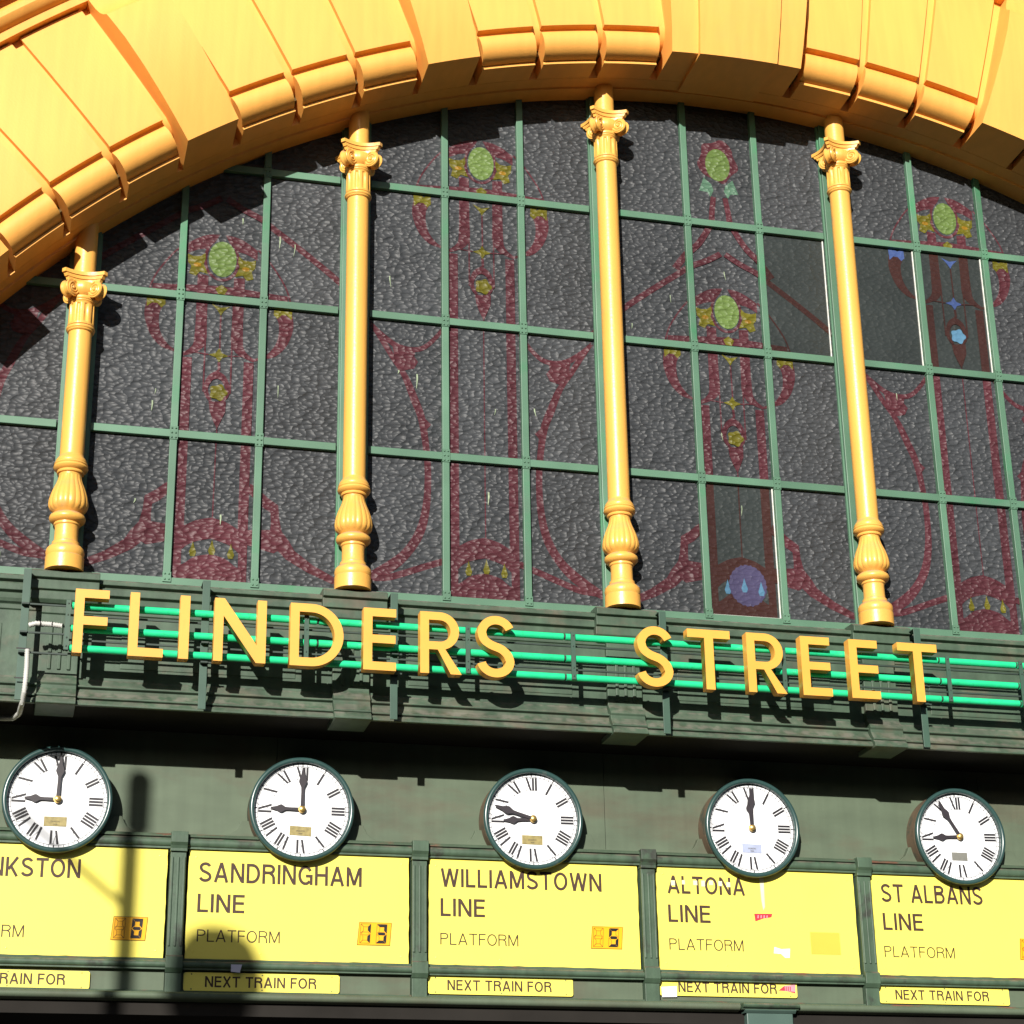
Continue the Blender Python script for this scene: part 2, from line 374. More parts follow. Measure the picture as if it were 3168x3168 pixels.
# added unseen building across the street; blocks low sky and shades the ground
ob_ = thing("street_building", "stone office building across the street facing the station", "building", (0, -44, GZ))
MB().box(-90, 80, -12, 0, 0, 12.2).build("wall", M['stone'], ob_)
MB().box(-90.3, 80.3, -0.0, 0.7, 11.6, 12.5).box(-70.3, 80.3, 0.0, 0.4, 5.0, 5.6).build("string_course", M['stone'], ob_)
wm = MB()
for i in range(24):
    for j in range(2): wm.box(-66+6*i, -63+6*i, 0.001, 0.06, 6.8+3*j, 8.8+3*j)
wm.build("windows", M['void'], ob_)

# ------------------------------------------------------------------ the yellow arch
arch = thing("stone_arch", "broad yellow rendered arch of rusticated blocks round the stained glass window", "arch", (XC, 0, ZC))
def sweep(prof, t0, t1, n, closed=True, dr0=R):
    b = MB(); m = len(prof); i = 0
    for k in range(n+1):
        t = R_(t0+(t1-t0)*k/n)
        for dr, y in prof:
            r = dr0+dr; b.v.append((r*math.sin(t), y, r*math.cos(t)))
    for k in range(n):
        for j in range(m):
            j2 = (j+1) % m
            b.f.append((k*m+j, k*m+j2, (k+1)*m+j2, (k+1)*m+j))
    b.f.append(tuple(range(m-1, -1, -1))); b.f.append(tuple(n*m+j for j in range(m)))
    return b
# reveal next to the glass and plain soffit ring
reveal = sweep([(0, 0.06), (0, -0.17), (0.016, -0.174), (0.016, -0.30), (0.9, -0.30), (0.9, 0.06)], -62, 62, 180)
reveal.build("reveal", M['arch'], arch, smooth=30)
bed = sweep([(0.17, -0.295), (0.17, -0.50), (0.185, -0.545), (0.23, -0.595), (0.30, -0.625), (0.65, -0.622), (1.0, -0.605), (1.37, -0.575), (1.37, -0.295)], -62, 62, 180)
bed.build("joint_bed", M['arch'], arch, smooth=30)
sweep([(0.12, -0.3005), (0.12, -0.47), (0.169, -0.47), (0.169, -0.3005)], -62, 62, 180).build("slot_bed", M['soot'], arch, smooth=30)  # slot floor coloured dark to deepen the shade between blocks
pan_prof = [(0.016, -0.303), (0.016, -0.515), (0.036, -0.517), (0.040, -0.502), (0.044, -0.53), (0.055, -0.575), (0.075, -0.607), (0.105, -0.633), (0.145, -0.65), (0.185, -0.652),
            (0.220, -0.642), (0.236, -0.632), (0.238, -0.60), (0.266, -0.60), (0.268, -0.672), (0.30, -0.676), (0.65, -0.668), (1.0, -0.650), (1.36, -0.618), (1.36, -0.303)]
pan_me = sweep(pan_prof, -1.69, 1.69, 8).mesh("voussoir", M['arch'], 28)
blk_prof = [(0.016, -0.303), (0.016, -0.715), (0.20, -0.772), (0.40, -0.818), (0.62, -0.852), (0.88, -0.864), (1.08, -0.838), (1.13, -0.826), (1.145, -0.806), (1.17, -0.77), (1.21, -0.735), (1.27, -0.71), (1.37, -0.70), (1.37, -0.303)]
blk_me = sweep(blk_prof, -1.64, 1.64, 8).mesh("projecting_block", M['arch'], 28)
key_me = sweep(blk_prof, -4.17, 4.17, 14).mesh("keystone", M['arch'], 28)
keyr_prof = [(-0.012, -0.20), (-0.012, -0.757), (0.20, -0.815), (0.40, -0.86), (0.62, -0.894), (0.88, -0.906), (1.08, -0.88), (1.13, -0.868), (1.17, -0.81), (1.21, -0.775), (1.27, -0.75), (1.37, -0.74), (1.37, -0.32), (0.05, -0.32), (0.05, -0.20)]
ks = add("keystone", key_me, arch)
sweep(keyr_prof, -2.5, 2.5, 10).build("raised_keystone_face", M['arch'], ks, smooth=28)
for c in (18.03, 33.43, 48.83):
    for s in (-1, 1):
        add("projecting_block", blk_me, arch, roty=R_(s*c))
for k in range(4):
    base = 4.17+15.4*k + (0 if k == 0 else -0.03)
    for j in range(3):
        c = base+0.52+1.69+j*3.90
        if c > 60: continue
        for s in (-1, 1):
            add("voussoir", pan_me, arch, roty=R_(s*c))
sweep([(1.375, -0.30), (1.375, -0.675), (1.430, -0.680), (1.435, -0.66), (1.445, -0.70), (1.465, -0.735), (1.50, -0.757), (1.54, -0.757), (1.575, -0.73), (1.595, -0.69), (1.60, -0.62),
       (1.68, -0.62), (1.685, -0.84), (1.78, -0.87), (1.90, -0.93), (2.0, -0.93), (2.0, -0.55), (3.4, -0.55), (3.4, -0.30)], -62, 62, 160).build("outer_moulding", M['arch'], arch, smooth=30)

# ------------------------------------------------------------------ stained glass window
win = thing("arched_window", "wide arched window of grey hammered glass with red stained patterns in green bars", "window", (4, 0, -0.055))
WO = Vector((4, 0, -0.055))
RZ = [0.0, 1.0923, 2.2108, 3.3333, 4.62]
MX1, MX2 = 0.7046, 1.3183
def top_at(x): return ZC+math.sqrt(max(0.0, (R+0.06)**2-(x-XC)**2))

def band(A, B):
    return [[A[k], A[k+1], B[k+1], B[k]] for k in range(len(A)-1)]
def smooth_path(pts, sub=4):
    out = []
    n = len(pts)
    for k in range(n-1):
        p0 = pts[max(k-1, 0)]; p1 = pts[k]; p2 = pts[k+1]; p3 = pts[min(k+2, n-1)]
        for j in range(sub):
            t = j/sub
            out.append(tuple(0.5*((2*p1[i])+(-p0[i]+p2[i])*t+(2*p0[i]-5*p1[i]+4*p2[i]-p3[i])*t*t+(-p0[i]+3*p1[i]-3*p2[i]+p3[i])*t**3) for i in (0, 1)))
    out.append(tuple(pts[-1])); return out
def fan(poly):
    cx = sum(p[0] for p in poly)/len(poly); cz = sum(p[1] for p in poly)/len(poly)
    return [[(cx, cz), poly[k], poly[(k+1) % len(poly)]] for k in range(len(poly))]
def ell(cx, cz, a, b, n=20): return [(cx+a*math.cos(2*math.pi*k/n), cz+b*math.sin(2*math.pi*k/n)) for k in range(n)]
def mirror(polys): return [[(-x, z) for x, z in p] for p in polys]
def shift(polys, dx, dz): return [[(x+dx, z+dz) for x, z in p] for p in polys]

def lamp(zo):
    """art-nouveau lantern motif; zo = height of its oval; returns list of (colour, alt colour, polys)"""
    D = zo-3.652; out = []
    def both(col, alt, polys): out.append((col, alt, shift(polys, 0, D))); out.append((col, alt, shift(mirror(polys), 0, D)))
    def one(col, alt, polys): out.append((col, alt, shift(polys, 0, D)))
    up = smooth_path([(-0.02, 3.86), (-0.10, 3.85), (-0.18, 3.815), (-0.265, 3.755)])
    lo = smooth_path([(-0.05, 3.80), (-0.11, 3.735), (-0.18, 3.715), (-0.265, 3.67)])
    both('red', 'd_red', band(up, lo))
    both('red', 'd_red', ribbon(smooth_path([(-0.27, 3.76), (-0.36, 3.665), (-0.45, 3.53), (-0.495, 3.44), (-0.525, 3.34)]), 0.014))
    both('red', 'd_red', ribbon(smooth_path([(-0.05, 3.82), (-0.10, 3.75), (-0.122, 3.65), (-0.105, 3.55), (-0.05, 3.49), (0, 3.475)]), 0.022))
    one('lime', 'd_sky', fan(ell(0.005, 3.652, 0.104, 0.150)))
    fl = [(-0.255, 3.67), (-0.215, 3.655), (-0.16, 3.66), (-0.125, 3.69), (-0.12, 3.64), (-0.135, 3.60), (-0.10, 3.515), (-0.16, 3.53), (-0.19, 3.49), (-0.24, 3.51), (-0.225, 3.57), (-0.25, 3.60)]
    both('yellow', 'd_blue', fan(fl))
    both('orange', 'd_blue', fan(ell(-0.18, 3.585, 0.030, 0.018, 8)))
    both('red', 'd_red', band([(-0.175, 3.51), (-0.175, 3.10), (-0.178, 3.0)], [(-0.095, 3.50), (-0.092, 3.10), (-0.088, 3.0)]))
    both('red', 'd_red', band(smooth_path([(-0.178, 3.0), (-0.185, 2.93), (-0.22, 2.88), (-0.27, 2.845)]), smooth_path([(-0.088, 3.0), (-0.10, 2.93), (-0.15, 2.87), (-0.26, 2.822)])))
    both('red', 'd_red', [[(-0.50, 3.395), (-0.0, 3.425), (-0.0, 3.355), (-0.33, 3.36)], [(-0.50, 3.395), (-0.33, 3.36), (-0.40, 3.30), (-0.51, 3.30)]])
    both('red', 'd_red', band(smooth_path([(-0.537, 3.263), (-0.55, 3.14), (-0.52, 3.02), (-0.475, 2.94), (-0.41, 2.88), (-0.33, 2.855), (-0.27, 2.83)]),
                              smooth_path([(-0.395, 3.25), (-0.438, 3.165), (-0.440, 3.06), (-0.415, 2.975), (-0.365, 2.905), (-0.32, 2.873), (-0.262, 2.85)])))
    lf = [(-0.54, 3.30), (-0.50, 3.31), (-0.46, 3.285), (-0.405, 3.315), (-0.40, 3.23), (-0.43, 3.20), (-0.46, 3.235), (-0.50, 3.235), (-0.535, 3.20)]
    both('yellow', 'd_blue', fan(lf))
    one('yellow', 'd_blue', fan([(-0.04, 3.40), (0.005, 3.435), (0.05, 3.40), (0.03, 3.355), (-0.02, 3.355)]))
    one('yellow', 'd_blue', fan([(-0.068, 3.275), (0.005, 3.245), (0.075, 3.262), (0.03, 3.22), (0.008, 3.18), (-0.02, 3.225)]))
    one('red', 'd_red', ribbon([(0.008, 3.18), (0.01, 2.9)], 0.012)); one('red', 'd_red', ribbon([(0.008, 2.80), (0.012, 2.73)], 0.02))
    one('yellow', 'd_blue', fan([(-0.070, 2.853), (-0.018, 2.872), (0.006, 2.912), (0.03, 2.872), (0.082, 2.853), (0.03, 2.835), (0.008, 2.795), (-0.016, 2.835)]))
    both('red', 'd_red', ribbon([(-0.07, 2.853), (-0.21, 2.865)], 0.010))
    both('red', 'd_red', ribbon([(-0.098, 2.99), (-0.098, 2.55)], 0.012))
    ou = smooth_path([(0.008, 2.735), (-0.062, 2.685), (-0.095, 2.60), (-0.088, 2.53), (-0.055, 2.478)])
    iu = smooth_path([(0.008, 2.665), (-0.03, 2.65), (-0.058, 2.60), (-0.06, 2.55), (-0.03, 2.48)])
    both('red', 'd_red', band(ou, iu))
    one('red', 'd_red', fan([(-0.055, 2.475), (0.07, 2.485), (0.068, 2.40), (0.04, 2.33), (0.012, 2.262), (-0.02, 2.33), (-0.045, 2.40)]))
    disc = [(0.012+0.062*(1+0.13*math.cos(5*a))*math.cos(a), 2.553+0.062*(1+0.13*math.cos(5*a))*math.sin(a)) for a in [2*math.pi*k/30 for k in range(30)]]
    one('yellow', 'd_sky', fan(disc))
    both('red', 'd_red', [[(-0.262, 2.815), (-0.19, 2.815), (-0.19, 0.30-D), (-0.262, 0.30-D)]])
    one('red', 'd_red', ribbon([(0.012, 2.262), (0.008, 0.47-D)], 0.010))
    # base dome with three drops
    E0 = -D
    both('red', 'd_red', shift(band(smooth_path([(0, 0.478), (-0.105, 0.450), (-0.195, 0.40), (-0.262, 0.37)]), smooth_path([(0, 0.318), (-0.108, 0.287), (-0.165, 0.255), (-0.20, 0.22)])), 0, E0))
    both('red', 'd_red', shift([[(-0.262, 0.37), (-0.20, 0.22), (-0.20, 0.10), (-0.262, 0.10)]], 0, E0))
    both('red', 'd_red', shift(band(smooth_path([(0, 0.20), (-0.108, 0.172), (-0.19, 0.112), (-0.262, 0.10)]), [(0, -0.06)]*3+[(-0.05, -0.06)]*3+[(-0.15, -0.06)]*3+[(-0.262, -0.06)]*4), 0, E0))
    for x in (-0.122, 0.012, 0.146):
        dz = 0 if x > 0 and x < 0.1 else -0.02
        dr = [(x, 0.31+dz), (x+0.012, 0.265+dz), (x+0.026, 0.225+dz), (x+0.016, 0.195+dz), (x-0.016, 0.195+dz), (x-0.026, 0.225+dz), (x-0.012, 0.265+dz)]
        one('yellow', 'd_sky', shift(fan(dr), 0, E0))
    return out
pieces = []   # (colour, alt, polys) in world x, z
for bay, zo in ((-1, 3.652), (0, 2.556), (1, 3.652), (2, 2.556), (3, 3.652)):
    xo = bay*2+1.0
    for col, alt, polys in lamp(zo): pieces.append((col, alt, shift(polys, xo, 0)))
    def pb(polys, xo=xo):
        pieces.append(('red', 'd_red', shift(polys, xo, 0))); pieces.append(('red', 'd_red', shift(mirror(polys), xo, 0)))
    if zo > 3:      # tall bays: looping swags
        oL = smooth_path([(-0.885, 2.15), (-0.805, 2.02), (-0.715, 1.87), (-0.63, 1.735), (-0.555, 1.53), (-0.50, 1.383), (-0.462, 1.147), (-0.450, 0.941), (-0.462, 0.721), (-0.51, 0.514), (-0.605, 0.349), (-0.74, 0.23), (-0.95, 0.09)])
        iL = smooth_path([(-0.85, 2.14), (-0.76, 2.03), (-0.66, 1.86), (-0.575, 1.735), (-0.50, 1.56), (-0.445, 1.40), (-0.412, 1.147), (-0.400, 0.941), (-0.41, 0.68), (-0.455, 0.47), (-0.56, 0.29), (-0.70, 0.155), (-0.95, 0.03)])
        pb(band(oL, iL))
        pb(band(smooth_path([(-0.87, 2.17), (-0.763, 2.07), (-0.635, 1.99), (-0.50, 1.985), (-0.40, 2.06), (-0.28, 2.22)]), smooth_path([(-0.86, 2.12), (-0.74, 2.0), (-0.635, 1.945), (-0.49, 1.945), (-0.38, 2.03), (-0.26, 2.20)])))
        pb(fan([(-0.70, 1.99), (-0.52, 1.965), (-0.53, 1.90), (-0.50, 1.86), (-0.53, 1.80), (-0.60, 1.78), (-0.68, 1.87)]))
        pb(fan([(-0.46, 1.41), (-0.40, 1.35), (-0.44, 1.30)]))
        pb(ribbon(smooth_path([(-0.95, 0.075), (-0.842, 0.105), (-0.721, 0.118), (-0.586, 0.166), (-0.451, 0.219), (-0.26, 0.29)]), 0.05))
    else:
        pb(ribbon(smooth_path([(-0.02, 3.075), (-0.14, 3.0), (-0.285, 2.93), (-0.40, 2.845), (-0.648, 2.66), (-0.914, 2.443), (-1.15, 2.20)], 3), 0.05))
        zig_o = [(-0.27, 0.76), (-0.345, 0.71), (-0.40, 0.66), (-0.475, 0.61), (-0.485, 0.50), (-0.505, 0.41), (-0.56, 0.34), (-0.60, 0.27), (-0.735, 0.17), (-0.89, 0.09), (-1.05, 0.075)]
        zig_i = [(-0.25, 0.69), (-0.32, 0.63), (-0.37, 0.58), (-0.42, 0.55), (-0.425, 0.47), (-0.42, 0.38), (-0.45, 0.29), (-0.54, 0.20), (-0.70, 0.11), (-0.87, 0.04), (-1.05, 0.025)]
        pb(band(zig_o, zig_i))
        pb(fan([(-0.45, 0.42), (-0.25, 0.40), (-0.25, 0.29), (-0.45, 0.24), (-0.54, 0.30)]))
        if bay == 2:    # the small crowning lantern
            c5 = [(0.005+(0.165+0.02*math.cos(5*a+math.pi/2))*math.cos(a), 3.94+(0.195+0.02*math.cos(5*a))*math.sin(a)) for a in [2*math.pi*k/40 for k in range(40)]]
            pieces.append(('red', 'd_red', shift(fan(c5), xo, 0)))
            pieces.append(('lime', 'd_sky', shift(fan(ell(0.003, 3.905, 0.106, 0.152)), xo, 0)))
            pb(fan([(-0.125, 3.775), (-0.06, 3.715), (-0.045, 3.66), (-0.075, 3.595), (-0.10, 3.64), (-0.17, 3.645), (-0.15, 3.70)]))
            pieces[-1] = ('teal', 'd_sky', pieces[-1][2]); pieces[-2] = ('teal', 'd_sky', pieces[-2][2])
            pb(ribbon(smooth_path([(-0.05, 3.60), (-0.07, 3.46), (-0.09, 3.34), (-0.20, 3.15), (-0.31, 3.04), (-0.41, 2.90)]), 0.045, 0.06))

def clip(poly, x0, x1, z0, z1):
    for ax, lim, sgn in ((0, x0, 1), (0, x1, -1), (1, z0, 1), (1, z1, -1)):
        out = []
        for k in range(len(poly)):
            a, b = poly[k], poly[(k+1) % len(poly)]
            da, db = sgn*(a[ax]-lim), sgn*(b[ax]-lim)
            if da >= 0: out.append(a)
            if da*db < 0:
                t = da/(da-db); out.append((a[0]+(b[0]-a[0])*t, a[1]+(b[1]-a[1])*t))
        poly = out
        if len(poly) < 3: return None
    return poly
DARK = {(2, 2, 2), (3, 0, 2), (3, 1, 2), (2, 1, 0)}
panes = {}
for bay in (-1, 0, 1, 2, 3):
    xs = [bay*2+0.10, bay*2+MX1, bay*2+MX2, bay*2+1.90]
    for c in range(3):
        if bay == -1 and c < 2: continue
        for r in range(4):
            x0, x1, z0, z1 = xs[c], xs[c+1], RZ[r]-(0.03 if r == 0 else 0), RZ[r+1]
            zt = max(top_at(x0), top_at(x1)) if not (x0 < XC < x1) else top_at(XC)
            if z0 >= zt: continue
            z1 = min(z1, zt)
            dark = (bay, c, r) in DARK
            b = MB().box(x0-WO.x, x1-WO.x, 0.0, 0.006, z0-WO.z, z1-WO.z)
            pn = b.build("glass_pane", G['d_clear' if dark else 'clear'], win)
            groups = {}; yk = 0
            for col, alt, polys in pieces:
                key = alt if dark else col
                hit = False
                for p in polys:
                    q = clip(p, x0+0.003, x1-0.003, z0+0.003, z1-0.003)
                    if q: groups.setdefault(key, []).append((q, yk)); hit = True
                if hit: yk += 1
            if dark and r == 0:
                halo = [(bay*2+1.0+0.04+0.15*(1+0.03*math.cos(23*a))*math.cos(a), 0.25+0.165*(1+0.03*math.cos(23*a))*math.sin(a)) for a in [2*math.pi*k/60 for k in range(60)]]
                for p in fan(halo): groups.setdefault('d_violet', []).append((p, 9.5))
            for key, lst in groups.items():
                gb = MB()
                for q, k in lst:
                    i = len(gb.v); y = -0.0012-0.00035*k
                    gb.v += [(x-WO.x, y, z-WO.z) for x, z in q]
                    gb.f.append(tuple(range(i, i+len(q))))
                # give the pieces their thickness
                me = gb.mesh("coloured_glass", G[key])
                bm = bmesh.new(); bm.from_mesh(me)
                bmesh.ops.remove_doubles(bm, verts=bm.verts, dist=1e-6)
                for f in bm.faces:
                    if f.normal.y > 0: f.normal_flip()
                bm.to_mesh(me); bm.free()
                add(key.replace('d_', 'dark_')+"_glass", me, pn)
            if dark:
                pb_ = MB(); e = 0.030
                X0, X1, Z0, Z1 = x0+e-WO.x, x1-e-WO.x, z0+e-WO.z, z1-e-WO.z
                if c == 0: X0 = x0+0.022-WO.x
                if c == 2: X1 = x1-0.022-WO.x
                for (a, b2, cc, d) in ((X0, X0+0.008, Z0, Z1), (X1-0.008, X1, Z0, Z1), (X0, X1, Z0-0.002, Z0+0.005)):
                    pb_.box(a, b2, -0.010, 0.0, cc, d)
                pb_.build("putty_edge", M['putty'], pn)
            if random.random() < 0.42 and r < 3:
                db = MB()
                for _ in range(random.choice((1, 1, 2))):
                    x = random.uniform(x0+0.08, x1-0.08)-WO.x; z = random.uniform(z0+0.1, z1-0.15)-WO.z; h = random.uniform(0.03, 0.12); wv = random.uniform(0.006, 0.015); lean = random.uniform(-0.012, 0.012)
                    db.prism([(x-wv/2, z), (x-wv*0.4, z-h*0.3), (x+lean-wv*0.10, z-h), (x+lean+wv*0.10, z-h), (x+wv*0.5, z-h*0.35), (x+wv*0.4, z)], -0.0075, -0.0065)
                db.build("dropping_streak", M['dropping'], pn)
# bars
MW, TH = 0.026, 0.029
def bar_x(name, x0, x1, z): MB().box(x0-WO.x, x1-WO.x, -0.036, 0.004, z-TH-WO.z, z+TH-WO.z).build(name, M['mullion'], win, bevel=0.003)
for bay in (-1, 0, 1, 2, 3):
    for mx in (MX1, MX2):
        x = bay*2+mx
        if x < -1: continue
        for r in range(4):
            z0, z1 = RZ[r]+(0.03 if r == 0 else 0.05), min(RZ[r+1]-0.05, top_at(x))
            if r == 3: z1 = top_at(x)
            if z1 > z0: MB().box(x-MW-WO.x, x+MW-WO.x, -0.040, 0.004, z0-WO.z, z1-WO.z).build("mullion", M['mullion'], win, bevel=0.003)
        for r in range(4):
            z = RZ[r]
            if z > top_at(x): continue
            h0, h1 = (0.050, 0.052) if r else (0.04, 0.032)
            pl = MB().box(x-MW-0.003-WO.x, x+MW+0.003-WO.x, -0.045, 0.003, z-h0-WO.z, z+h1-WO.z).build("rivet_plate", M['mullion'], win)
            rb = MB()
            for dx in (-0.014, 0.014):
                for dz in ((-0.036, 0, 0.036) if r else (-0.022, 0.018)):
                    rb.lathe_y([(0.0001, -0.0095), (0.0045, -0.0085), (0.0072, -0.004), (0.0075, 0.0)], (x+dx-WO.x, -0.045, z+dz-WO.z), 8)
            rb.build("rivets", M['mullion'], pl, smooth=50)
    for r in (1, 2, 3):
        z = RZ[r]
        for a, b in ((0.12, MX1-MW), (MX1+MW, MX2-MW), (MX2+MW, 1.88)):
            xa, xb = bay*2+a, bay*2+b
            if xa < -1: continue
            if max(top_at(xa), top_at(xb)) > z: bar_x("transom", xa, xb, z)
    # wide post behind each column
for k in (0, 1, 2, 3):
    x = 2*k+0.005
    MB().box(x-0.102-WO.x, x+0.102-WO.x, -0.050, 0.004, -0.06-WO.z, top_at(x)-WO.z).build("post", M['mullion'], win, bevel=0.004)
    MB().box(x-0.114-WO.x, x+0.114-WO.x, -0.022, 0.003, -0.06-WO.z, top_at(x)-WO.z).build("post_flange", M['mullion'], win)
MB().box(-2.4-WO.x, 9-WO.x, -0.034, 0.003, -0.075-WO.z, -0.005-WO.z).build("bottom_rail", M['mullion'], win)

# ------------------------------------------------------------------ columns
CY = -0.145
caps_z = [2.197, 3.548, 4.125, 4.112]
col_lab = ["shortest yellow iron column at the left under the low end of the arch",
           "yellow iron column standing between the letters D and E of the sign below",
           "yellow iron column standing above the gap between the two words of the sign",
           "yellow iron column at the right, standing above the second word of the sign"]
def spiral(r0, r1, turns, n):
    return [((r0+(r1-r0)*k/n)*math.cos(-turns*2*math.pi*k/n+math.pi*0.5), (r0+(r1-r0)*k/n)*math.sin(-turns*2*math.pi*k/n+math.pi*0.5)) for k in range(n+1)]
def make_capital_meshes():
    """z = 0 at abacus top"""
    d = {}
    # abacus: concave square, two steps
    def concave(h, dep, cut):
        pts = []
        for q in range(4):
            a = q*math.pi/2
            loc = [(-h+cut, -h)] if False else []
            for k in range(9):
                t = -1+2*k/8
                x = t*(h-cut); y = -h+dep*(1-t*t)
                loc.append((x, y))
            for x, y in loc:
                pts.append((x*math.cos(a)-y*math.sin(a), x*math.sin(a)+y*math.cos(a)))
        return pts
    b = MB()
    def slab(poly, z0, z1, k0=1.0):
        i = len(b.v); n = len(poly)
        b.v += [(x*k0, y*k0, z0) for x, y in poly] + [(x, y, z1) for x, y in poly]
        b.f.append(tuple(range(i+n-1, i-1, -1))); b.f.append(tuple(range(i+n, i+2*n)))
        for k in range(n): b.f.append((i+k, i+(k+1) % n, i+n+(k+1) % n, i+n+k))
    slab(concave(0.160, 0.042, 0.024), -0.028, 0.0)
    slab(concave(0.150, 0.040, 0.022), -0.052, -0.0282, 0.93)
    slab(concave(0.132, 0.038, 0.020), -0.074, -0.0522, 0.95)
    d['abacus'] = b.mesh("abacus", M['column'], 30)
    v = MB()
    for q in range(4):
        an = math.pi/4+q*math.pi/2
        rx, ry = math.cos(an), math.sin(an); nx, ny = -ry, rx
        cx, cy, cz = (rx*0.138, ry*0.138, -0.135) if ry < 0 else (rx*0.10, ry*0.05, -0.135)
        def P(u, wv, hgt): return (cx+rx*u+nx*wv, cy+ry*u+ny*wv, cz+hgt)
        # scroll body, waisted in the middle
        N = 28; i = len(v.v); ws = (-0.034, -0.026, -0.012, 0.012, 0.026, 0.034); rs = (0.062, 0.065, 0.052, 0.052, 0.065, 0.062)
        for wv, rr in zip(ws, rs):
            for k in range(N):
                a = 2*math.pi*k/N; v.v.append(P(rr*math.cos(a), wv, rr*math.sin(a)))
        for j in range(5):
            for k in range(N): v.f.append((i+j*N+k, i+j*N+(k+1) % N, i+(j+1)*N+(k+1) % N, i+(j+1)*N+k))
        v.f.append(tuple(i+k for k in range(N-1, -1, -1))); v.f.append(tuple(i+5*N+k for k in range(N)))
        for sgn in (-1, 1):
            path = [P(-x, sgn*0.035, z) for x, z in spiral(0.057, 0.014, 2.2, 44)]
            v.tube(path, 0.0065, 6)
            i = len(v.v)
            for k in range(12):
                a = 2*math.pi*k/12; v.v.append(P(0.014*math.cos(a), sgn*0.034, 0.014*math.sin(a)))
            for k in range(12):
                a = 2*math.pi*k/12; v.v.append(P(0.009*math.cos(a), sgn*0.044, 0.009*math.sin(a)))
            for k in range(12): v.f.append((i+k, i+(k+1) % 12, i+12+(k+1) % 12, i+12+k))
            v.f.append(tuple(i+12+k for k in range(12)))
    d['volute'] = v.mesh("volutes", M['column'], 40)
    e = MB().lathe([(0.108, -0.074), (0.112, -0.09), (0.112, -0.115), (0.104, -0.14), (0.088, -0.158), (0.079, -0.1655)], n=48,
                   mod=lambda a, z: 1+0.045*abs(math.cos(8*a)) if -0.15 < z < -0.06 else 1)
    d['echinus'] = e.mesh("echinus", M['column'], 50)
    n = MB().lathe([(0.079, -0.166), (0.096, -0.172), (0.099, -0.184), (0.096, -0.196), (0.090, -0.200), (0.090, -0.206), (0.083, -0.212), (0.080, -0.222)], n=40)
    nn = 96
    def fl(a, z): return 1-0.13*max(0.0, math.cos(10*a))**0.5*(1 if -0.375 < z < -0.235 else 0)
    n.lathe([(0.081, -0.2225), (0.092, -0.230), (0.0925, -0.238), (0.093, -0.30), (0.094, -0.37), (0.095, -0.380), (0.095, -0.395), (0.088, -0.398)], n=nn, mod=fl)
    n.lathe([(0.088, -0.3982), (0.100, -0.404), (0.1035, -0.414), (0.100, -0.424), (0.094, -0.428), (0.095, -0.434), (0.090, -0.440), (0.083, -0.444)], n=40)
    d['necking'] = n.mesh("necking", M['column'], 45)
    return d
capm = make_capital_meshes()
def ribmod(a, z): return 1+0.045*abs(math.cos(9*a))-0.02 if 0.39 < z < 0.62 else 1
base_b = MB().lathe([(0.131, -0.055), (0.131, 0.040), (0.126, 0.046), (0.129, 0.055), (0.132, 0.075), (0.127, 0.10), (0.112, 0.118), (0.098, 0.126), (0.094, 0.135), (0.094, 0.150), (0.084, 0.158),
                     (0.081, 0.175), (0.080, 0.255), (0.082, 0.27), (0.090, 0.278), (0.090, 0.292), (0.106, 0.298), (0.121, 0.312), (0.125, 0.328), (0.120, 0.345), (0.102, 0.360), (0.092, 0.366)], n=48)
base_b.lathe([(0.092, 0.3662), (0.108, 0.380), (0.122, 0.394), (0.131, 0.412), (0.134, 0.435), (0.132, 0.460), (0.125, 0.495), (0.113, 0.535), (0.100, 0.568), (0.090, 0.592), (0.082, 0.618), (0.078, 0.645)], n=108, mod=ribmod)
base_b.lathe([(0.078, 0.6452), (0.080, 0.658), (0.092, 0.662), (0.095, 0.670), (0.092, 0.680), (0.100, 0.684), (0.115, 0.694), (0.120, 0.706), (0.117, 0.718), (0.112, 0.720), (0.117, 0.728), (0.114, 0.738), (0.108, 0.741), (0.110, 0.750), (0.104, 0.765), (0.094, 0.780), (0.086, 0.792), (0.0835, 0.802)], n=48)
base_me = base_b.mesh("baluster_base", M['column'], 35)
for k in range(4):
    x = 2.0*k; c = thing("iron_column", col_lab[k], "column", (x, CY, -0.055), "yellow columns in front of the window")
    zc = caps_z[k]
    add("baluster_base", base_me, c, (0, 0, 0.055))
    zt = ZC+math.sqrt((R+0.02)**2-(x-XC)**2)
    MB().lathe([(0.083, 0.80), (0.0825, zc-0.44)], n=48).build("shaft", M['column'], c, smooth=40, loc=(0, 0, 0.055))
    MB().lathe([(0.079, zc-0.03), (0.079, zt+0.08)], n=48).build("upper_shaft", M['column'], c, smooth=40, loc=(0, 0, 0.055))
    cp = add("capital", capm['echinus'], c, (0, 0, zc+0.055))
    for nm in ('abacus', 'volute', 'necking'):
        add({'abacus': "abacus", 'volute': "volutes", 'necking': "necking"}[nm], capm[nm], cp)

